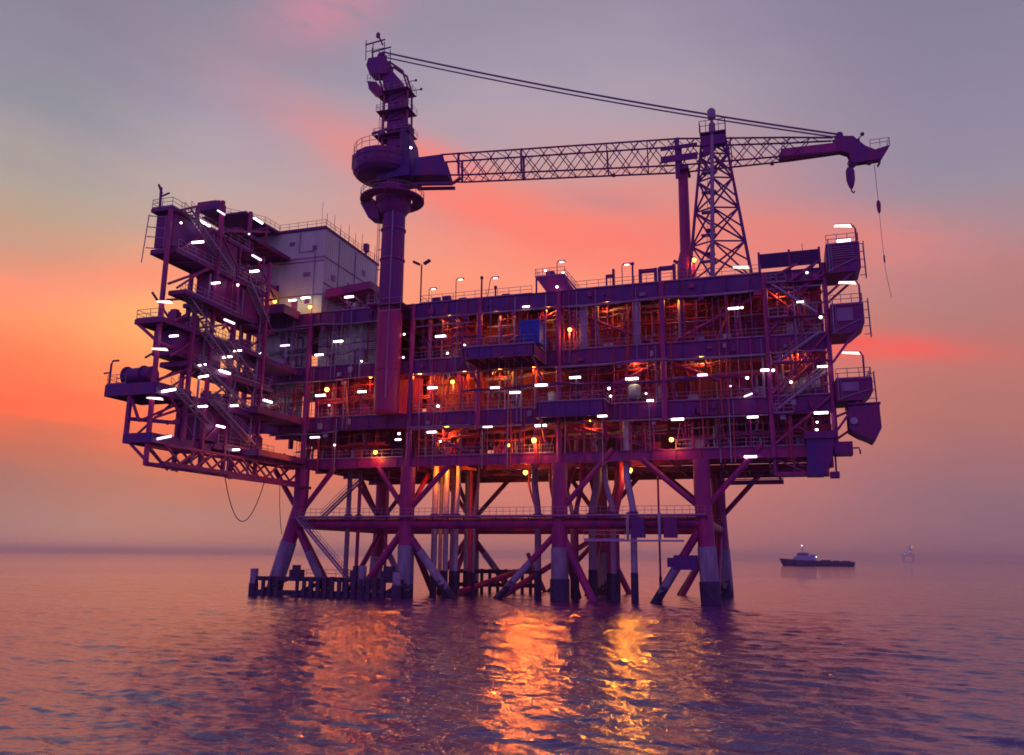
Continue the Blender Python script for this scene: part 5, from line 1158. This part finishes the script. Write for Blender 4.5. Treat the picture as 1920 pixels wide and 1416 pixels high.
LIGHTS = [
 # stair tower
 ('y', -56.6, -23.55, 45.0, T + 'under the topmost landing of the stair tower'),
 ('s', -56.9, -27.3, 43.6, 'dim small light near the outer corner below the topmost stair tower landing'),
 ('y', -56.6, -20.7, 47.6, T + 'highest on the stair tower, beside the box at the walkway end'),
 ('y', -56.6, -13.0, 49.6, T + 'shining through the railing of the roof walkway'),
 ('u', -56.6, -24.5, 42.2, T + 'tilted steeply against the dark upper wall of the stair tower'),
 ('s', -56.6, -14.7, 47.0, 'small bright light under the roof walkway by the awning'),
 ('y', -56.6, -12.7, 44.4, T + 'under the broad awning slab, above another tube light'),
 ('x', -56.6, -12.9, 42.4, T + 'above the orange-lit hut, below the awning'),
 ('x', -56.6, -20.5, 38.3, T + 'on the stair tower level with the orange-lit hut'),
 ('s', -56.6, -16.2, 39.4, 'small light on the dark corner beside the orange-lit hut'),
 ('y', -56.6, -17.3, 34.2, T + 'slanting under the lip below the orange-lit hut'),
 ('x', -56.6, -27.0, 29.8, T + 'under the railed landing braced by a diagonal strut'),
 ('u', -56.6, -15.3, 30.8, T + 'at the near end of the pale green lit wall'),
 ('x', -56.6, -17.1, 29.6, T + 'just below and outside the end of the pale green wall'),
 ('u', -56.6, -21.8, 27.5, T + 'amid the stair tower struts, upper of a close pair'),
 ('u', -56.6, -21.3, 26.2, T + 'amid the stair tower struts, lower of a close pair'),
 ('y', -56.6, -17.4, 27.6, T + 'slanting at the foot of the pale green wall'),
 ('u', -56.6, -27.0, 23.4, T + 'under the landing that carries the hose reel'),
 ('x', -56.6, -20.9, 22.6, T + 'under the middle flights of the stair tower'),
 ('x', -56.6, -15.1, 23.7, T + 'where the lower deck meets the stair tower'),
 ('y', -56.6, -17.3, 20.7, T + 'slanting on the lower stairs of the stair tower'),
 ('u', -56.6, -27.0, 18.0, T + 'under the lowest boxed landing of the stair tower'),
 ('x', -56.6, -14.0, 18.2, T + 'above the bottom truss of the stair tower'),
 ('c', -57.2, -28.3, 33.5, 'long white canopy light on the outer post above the railed stair tower landing'),
 ('c', -57.2, -28.3, 27.9, 'long white canopy light on the outer post below the railed stair tower landing'),
 ('c', -57.2, -28.3, 22.2, 'long white canopy light on the outer post below the hose reel landing'),
 # quarters and storeys short of the crane
 ('x', -58.7, -.3, 42.3, T + 'at the foot of the grey building, beside the hut'),
 ('x', -56.5, -.3, 42.5, T + 'at the foot of the grey building, near its orange-lit corner'),
 ('x', -49.6, .3, 42.2, T + 'under the dark red canopy shelter'),
 ('x', -63.3, -.7, 34.4, T + 'above the dark arched hoop frame on the pale wall'),
 ('x', -59.2, -.7, 35.3, T + 'high on the pale wall, past the hoop frame'),
 ('x', -50.4, -.7, 35.3, T + 'high under the top deck between building and crane column'),
 ('x', -53.4, -.7, 33.5, T + 'before the panelled wall between hoop frame and crane column'),
 ('s', -46.5, -.7, 32.1, 'small light on the middle deck edge just short of the crane column'),
 ('y', -61.5, -.7, 27.1, T + 'slanting above the low pale green wall'),
 ('x', -52.8, -.7, 27.5, T + 'right beneath an orange sodium lamp on the lower deck'),
 ('s', -51.3, -.7, 26.0, 'small light a little below the tube and sodium lamp pair'),
 ('x', -46.2, -.7, 27.7, T + 'over a pale cabinet just short of the crane column'),
 ('x', -53.3, -.7, 21.5, T + 'alone under the lower deck, above the outer jacket legs'),
 ('s', -50.1, -.7, 20.3, 'small light at the end of a thin pipe under the lower deck'),
 ('s', -63.0, -.7, 21.5, 'small light under the lower deck beside the stair tower foot'),
 # crane column onward
 ('s', -39.6, -1.6, 35.3, 'small light beside the crane column below the top deck'),
 ('s', -39.6, -1.6, 32.0, 'small light beside the crane column at middle deck level'),
 ('x', -40.2, -1.0, 20.7, T + 'short, below the foot of the crane column'),
 ('s', -40.1, -1.0, 21.5, 'small light right above the tube light below the crane column'),
 ('x', -34.5, -.7, 34.9, T + 'on the middle deck just past the crane column'),
 ('x', -35.5, -.7, 27.7, T + 'on the lower deck just past the crane column'),
 ('s', -34.6, -.7, 25.1, 'small light near the lower deck railing past the crane column'),
 ('x', -35.4, -.7, 21.6, T + 'over the three orange-lit riser pipes'),
 ('s', -34.1, -.7, 20.3, 'small light just below the tube over the orange-lit risers'),
 ('x', -22.2, -.7, 38.1, 'faint white tube light high under the top deck above the blue container'),
 ('s', -33.4, -.7, 32.4, 'small light at the near corner of the big laydown platform'),
 ('s', -30.9, -.7, 33.4, 'small light on the middle deck above the big laydown platform corner'),
 ('x', -26.4, -.9, 27.2, T + 'beneath the big laydown platform, nearer the crane column'),
 ('x', -23.6, -.9, 26.4, T + 'beneath the big laydown platform, lowest of three'),
 ('x', -20.0, -.9, 27.2, T + 'beneath the blue container end of the big laydown platform'),
 ('x', -15.5, -.7, 28.0, T + 'highest on the lower deck, just past the blue container'),
 ('x', -8.2, -.3, 27.5, T + 'right above the round pale green tank'),
 ('s', -11.1, -.7, 26.3, 'small wide light short of the round green tank'),
 ('s', -10.9, -.7, 25.3, 'small light just under another one short of the round green tank'),
 ('x', -5.9, -.7, 24.5, T + 'short, on the lower deck railing past the green tank'),
 ('s', -6.4, -.7, 25.4, 'small slanted light just past the round green tank'),
 ('x', .6, -.7, 27.4, T + 'on the lower deck under the boom rest post'),
 ('x', 8.0, -1.0, 27.5, T + 'short, beside the end bay upright, upper deck side'),
 ('s', 8.95, -1.0, 27.4, 'small wide light on the end bay upright at lower deck height'),
 ('s', 5.9, -.7, 26.7, 'small light above the steeply tilted tube light'),
 ('s', 3.9, -.7, 25.8, 'faint small light among pipes short of the tilted tube light'),
 ('d', 5.9, -.7, 24.6, T + 'steeply tilted, on the lower deck near the end bay'),
 ('x', 6.3, -.7, 21.9, T + 'under the lower deck, below the tilted tube light'),
 ('x', -2.6, -.7, 22.0, T + 'under the lower deck, above the last front jacket leg'),
 ('x', -11.4, -3.6, 22.3, T + 'under the smaller laydown platform'),
 ('x', -20.1, -.7, 21.9, T + 'right above the brightest sodium lamp under the lower deck'),
 ('x', -27.4, -.7, 22.0, T + 'under the lower deck, midway between risers and third leg'),
 ('x', 5.8, -.3, 17.2, T + 'lowest of all, tucked under the cellar deck girder'),
 ('x', 4.7, -.7, 35.6, T + 'on the middle deck near the lattice tower foot'),
 ('s', 5.7, -.7, 35.6, 'small light touching the end of the middle deck tube near the tower'),
 ('x', 12.5, -1.2, 35.6, 'soft white tube light on the end bay stairs of the middle deck'),
 ('s', 13.5, -1.2, 39.2, 'small light under the louvred wind wall'),
 ('s', 14.7, -1.2, 33.5, 'small light high on the end upright below the middle landing'),
 ('x', 14.5, -1.2, 27.5, T + 'on the end upright at the lower deck stairs'),
 ('s', 10.9, -1.2, 25.8, 'small light in the end bay above the crossing struts'),
 ('x', 14.0, -1.2, 22.0, T + 'on the end bay beside the hopper'),
 ('s', 13.5, -1.2, 20.9, 'small round light in the end bay, upper of two above the hanging tank'),
 ('s', 13.4, -1.2, 20.0, 'small round light in the end bay, just above the hanging tank'),
 ('s', -18.0, -.3, 40.6, 'small slanted light on the stair stand side'),
 ('s', -17.5, 1.0, 43.0, 'bright small light on top of the stair stand'),
 ('s', -19.8, .4, 43.3, 'dimmer small light on the stair stand control box'),
 ('s', -38.5, -4.0, 62.1, 'small bright light on the crane house where the boom begins'),
 ('x', 17.9, -1.0, 42.9, T + 'low behind the railing of the highest end landing'),
 ('c', 18.0, -1.1, 44.7, 'long white canopy light over the highest landing at the platform end'),
 ('c', 18.0, -1.1, 37.5, 'long white canopy light over the middle landing at the platform end'),
 ('c', 17.8, -1.1, 28.9, 'long white canopy light over the lowest landing at the platform end'),
 ('c', 5.9, -.4, 40.9, 'long white canopy light at the foot of the lattice tower'),
 # sodium lamps
 ('o', -51.7, -.9, 28.3, 'orange sodium lamp on the lower deck between building and crane column'),
 ('o', -58.0, -1.0, 18.9, 'orange sodium lamp at the outermost front leg under the stair tower'),
 ('o', -43.6, -.9, 19.1, 'orange sodium lamp below the crane column at the cellar deck'),
 ('o', -20.9, -1.1, 20.0, 'brightest orange sodium lamp, beside the third front jacket leg'),
 ('o', -24.2, 6.0, 16.6, 'orange sodium lamp hanging low under the cellar deck short of the third leg'),
 ('o', -9.8, 6.0, 16.6, 'orange sodium lamp hanging low under the cellar deck past the third leg'),
 ('o', -3.4, -.9, 19.5, 'orange sodium lamp just short of the last front jacket leg'),
 ('o', -.1, 2.0, 43.4, 'orange sodium lamp on the boom rest post at the lattice tower'),
 ('o', -16.2, -.6, 34.5, 'orange sodium lamp on the middle deck just past the blue container'),
 ('o', -32.6, -.6, 28.4, 'orange sodium lamp on a pipe between crane column and big laydown platform'),
 ('o', -25.2, 1.6, 19.8, 'dim orange sodium lamp behind the cellar deck railing, short of the brightest one'),
 ('o', -55.5, -.55, 40.95, 'orange sodium lamp washing the corner of the grey building'),
 ('o', -60.2, -2.6, 41.6, 'orange sodium lamp beside the side wall of the small hut'),
 ('o', -34.4, 1.9, 17.7, 'orange sodium lamp hidden behind the cellar girder by the three bright risers'),
 ('o', -38.1, 0.9, 30.4, 'orange sodium lamp tucked beside the crane column under the middle deck'),
 ('o', -27.0, 1.2, 38.5, 'orange sodium lamp deep under the top deck above the big laydown platform'),  # the deep lamps are unseen, added for the red glow between decks
 ('o', -11.5, 1.2, 38.5, 'orange sodium lamp deep under the top deck between the two pale ducts'),
 ('o', -2.6, 1.2, 38.5, 'orange sodium lamp deep under the top deck below the boom rest'),
 ('o', -26.4, 1.2, 30.4, 'orange sodium lamp deep beneath the big laydown platform'),
 ('o', -34.3, 1.9, 22.8, 'orange sodium lamp up between the lower deck beams over the three bright risers'),
 ('o', -8.0, 1.2, 30.4, 'orange sodium lamp up between the middle deck beams above the green tank'),
 ('o', -34.0, 1.2, 38.5, 'orange sodium lamp deep under the top deck just past the crane column'),
 ('o', -19.6, 1.2, 38.5, 'orange sodium lamp deep under the top deck behind the blue container'),
 ('o', -31.6, 1.2, 30.4, 'orange sodium lamp deep on the lower deck short of the big laydown platform'),
 ('o', -21.6, 1.2, 30.4, 'orange sodium lamp deep on the lower deck under the blue container'),
 ('o', -46.0, 1.2, 30.4, 'orange sodium lamp deep on the lower deck short of the crane column'),
 ('o', -14.0, 1.3, 22.9, 'orange sodium lamp deep under the lower deck past the third front leg'),
 ('o', 11.5, 1.2, 30.4, 'orange sodium lamp deep in the end bay of the lower deck'),
 ('o', 10.4, 1.2, 38.4, 'orange sodium lamp deep in the end bay of the middle deck'),
 ('o', 0.4, 1.2, 30.4, 'orange sodium lamp deep on the lower deck under the boom rest'),
]
for L_ in LIGHTS: vary_glow(light(*L_))
orange_spot(-34.6, .7, 16.9, 2600, (-.12, 1, -.45)); orange_spot(-34.4, 1.1, 21.9, 900, (-.1, 1, -.5))  # added spots that boost the orange light on the three risers
for f_ in ((-20.9, -1.6, 19.9, 4800), (-24.2, -1.0, 16.4, 4800), (-9.8, -1.2, 16.4, 4800), (-3.4, -1.4, 19.4, 1000), (-43.6, -1.4, 19.0, 2000), (-50.5, -1.4, 20.5, 2000), (-58.0, -1.6, 18.8, 1700)): orange_spot(*f_)

# ================================================================ supply vessel and a far rig in the haze
sv = thing('supply_vessel', 'dark offshore supply vessel with a pale bridge lying off in the haze', 'ship', (28, 640, 0))
bx, by = -1.0, 690.0; ang = radians(-8)
def sp_(s, q, z): return Vector((bx + s * cos(ang) - q * sin(ang), by + s * sin(ang) + q * cos(ang), z))
LV = 64.0
def hullring(z, w, bow, aft):
    st_ = [(bow, 0.03), (bow + 5, .5), (bow + 14, .9), (bow + 26, 1), (aft - 4, 1), (aft, .85)]
    return [sp_(s, -q * w, z) for s, q in st_] + [sp_(s, q * w, z) for s, q in reversed(st_)]
k = MB(); R0 = hullring(-1.5, 6.4, 6, LV - 2); R1 = hullring(1.5, 7.0, 4, LV); R2 = hullring(3.9, 7.2, 2.2, LV)
for i, p in enumerate(R2):                                     # sheer: bow lifts
    s = (p - sp_(0, 0, 3.9)).dot(Vector((cos(ang), sin(ang), 0))); p.z += 2.6 * max(0, 1 - s / 34)
n = len(R0); k.add(R0 + R1 + R2, [tuple(range(n - 1, -1, -1)), tuple(range(2*n, 3*n))] + [(j, (j+1) % n, n + (j+1) % n, n + j) for j in range(n)] + [(n + j, n + (j+1) % n, 2*n + (j+1) % n, 2*n + j) for j in range(n)])
obj('hull', k, 'hull_purple', sv)
def sbox(name, s0, s1, q, z0, z1, m, rake=1.0, par=None):
    k = MB(); P_ = [sp_(s0, -q, z0), sp_(s1, -q, z0), sp_(s1, q, z0), sp_(s0, q, z0), sp_(s0 + rake, -q * .92, z1), sp_(s1 - rake * .3, -q * .92, z1), sp_(s1 - rake * .3, q * .92, z1), sp_(s0 + rake, q * .92, z1)]
    k.add(P_, [(3,2,1,0),(4,5,6,7),(0,1,5,4),(1,2,6,5),(2,3,7,6),(3,0,4,7)]); return obj(name, k, m, par or sv)
ho = sbox('deckhouse', 13.5, 33, 5.8, 4.8, 8.0, 'boat_grey', 2.4); br = sbox('bridge', 17.5, 27.5, 5.0, 8.02, 11.4, 'boat_grey', 1.2)
sbox('window', 17.45, 27.0, 5.03, 9.4, 10.6, 'glass_dark', .6, br); sbox('funnel', 28.5, 32.5, 2.0, 8.02, 9.8, 'boat_grey', .4)
k = MB(); k.beam(sp_(22, 0, 11.4), sp_(22.4, 0, 17.0), .5); k.beam(sp_(20.8, 0, 14.2), sp_(23.8, 0, 14.2), .3); obj('mast', k, 'boat_grey', sv)
for s0, s1, h_ in ((37, 45, 5.2), (47, 52, 4.9), (54, 61, 4.7)): sbox('deck_cargo', s0, s1, 4.8, 3.9, h_, 'hull_purple', .4)
k = MB(); k.lathe(tuple(sp_(21.8, 0, 17.0)), [(.1, 0), (.3, .2), (.3, .6), (.1, .8)], 8); obj('mast_light', k, 'small_glow', sv)
k = MB(); k.lathe(tuple(sp_(33.6, -2, 7.4)), [(.1, 0), (.3, .3), (.3, .6), (.1, .8)], 8); obj('deck_light', k, 'small_glow', sv)
a_rig = YAW * -1 + atan2(1707 - 960, 1606); RIG = (CAM.x + 13000 * sin(a_rig), CAM.y + 13000 * cos(a_rig))
fg = thing('far_rig', 'faint far-off rig with a few lights, almost lost in the haze', 'oil rig', (RIG[0], RIG[1], 0))
gx, gy = RIG
for dx_ in (-22, 22):
    for dy_ in (-16, 16): k = MB(); k.tube((gx + dx_, gy + dy_, -2), (gx + dx_, gy + dy_, 24), 2.4, 8); obj('leg', k, 'boat_grey', fg)
k = MB(); k.box(gx - 32, gx + 30, gy - 20, gy + 20, 22, 34); obj('hull', k, 'boat_grey', fg)
k = MB(); k.box(gx - 30, gx - 6, gy - 12, gy + 12, 34.1, 44); obj('deckhouse', k, 'boat_grey', fg)
k = MB(); k.lathe((gx + 10, gy, 0), [(8, 34.1), (2.5, 74), (1.2, 78)], 4); obj('derrick', k, 'boat_grey', fg)
for dx_, z in ((-30, 40), (6, 46), (17, 70), (-18, 38)):
    k = MB(); k.lathe((gx + dx_, gy - 21, z), [(.2, -1.2), (1.2, 0), (.2, 1.2)], 8); obj('rig_light', k, 'small_glow', fg)

for o in list(fg.children):
    me_ = o.data; c0 = Vector((gx, gy, 0))
    for v in me_.vertices: v.co = c0 + (v.co - c0) * 2.75
# ================================================================ evening haze over the sea
HZ = 14000.0
k = MB(); k.box(CAM.x - HZ, CAM.x + HZ, CAM.y - HZ, CAM.y + HZ, -2.5, 92.0)
hm = bpy.data.materials.new('haze_air'); hm.use_nodes = True; ht = hm.node_tree; ht.nodes.clear()
pv = ht.nodes.new('ShaderNodeVolumePrincipled'); pv.inputs['Color'].default_value = (1.0, 1.0, 1.0, 1); pv.inputs['Density'].default_value = 1.1e-4; pv.inputs['Anisotropy'].default_value = 0.55
ho_ = ht.nodes.new('ShaderNodeOutputMaterial'); ht.links.new(pv.outputs[0], ho_.inputs['Volume'])
hz = obj('haze', k, hm); hz['kind'] = 'stuff'
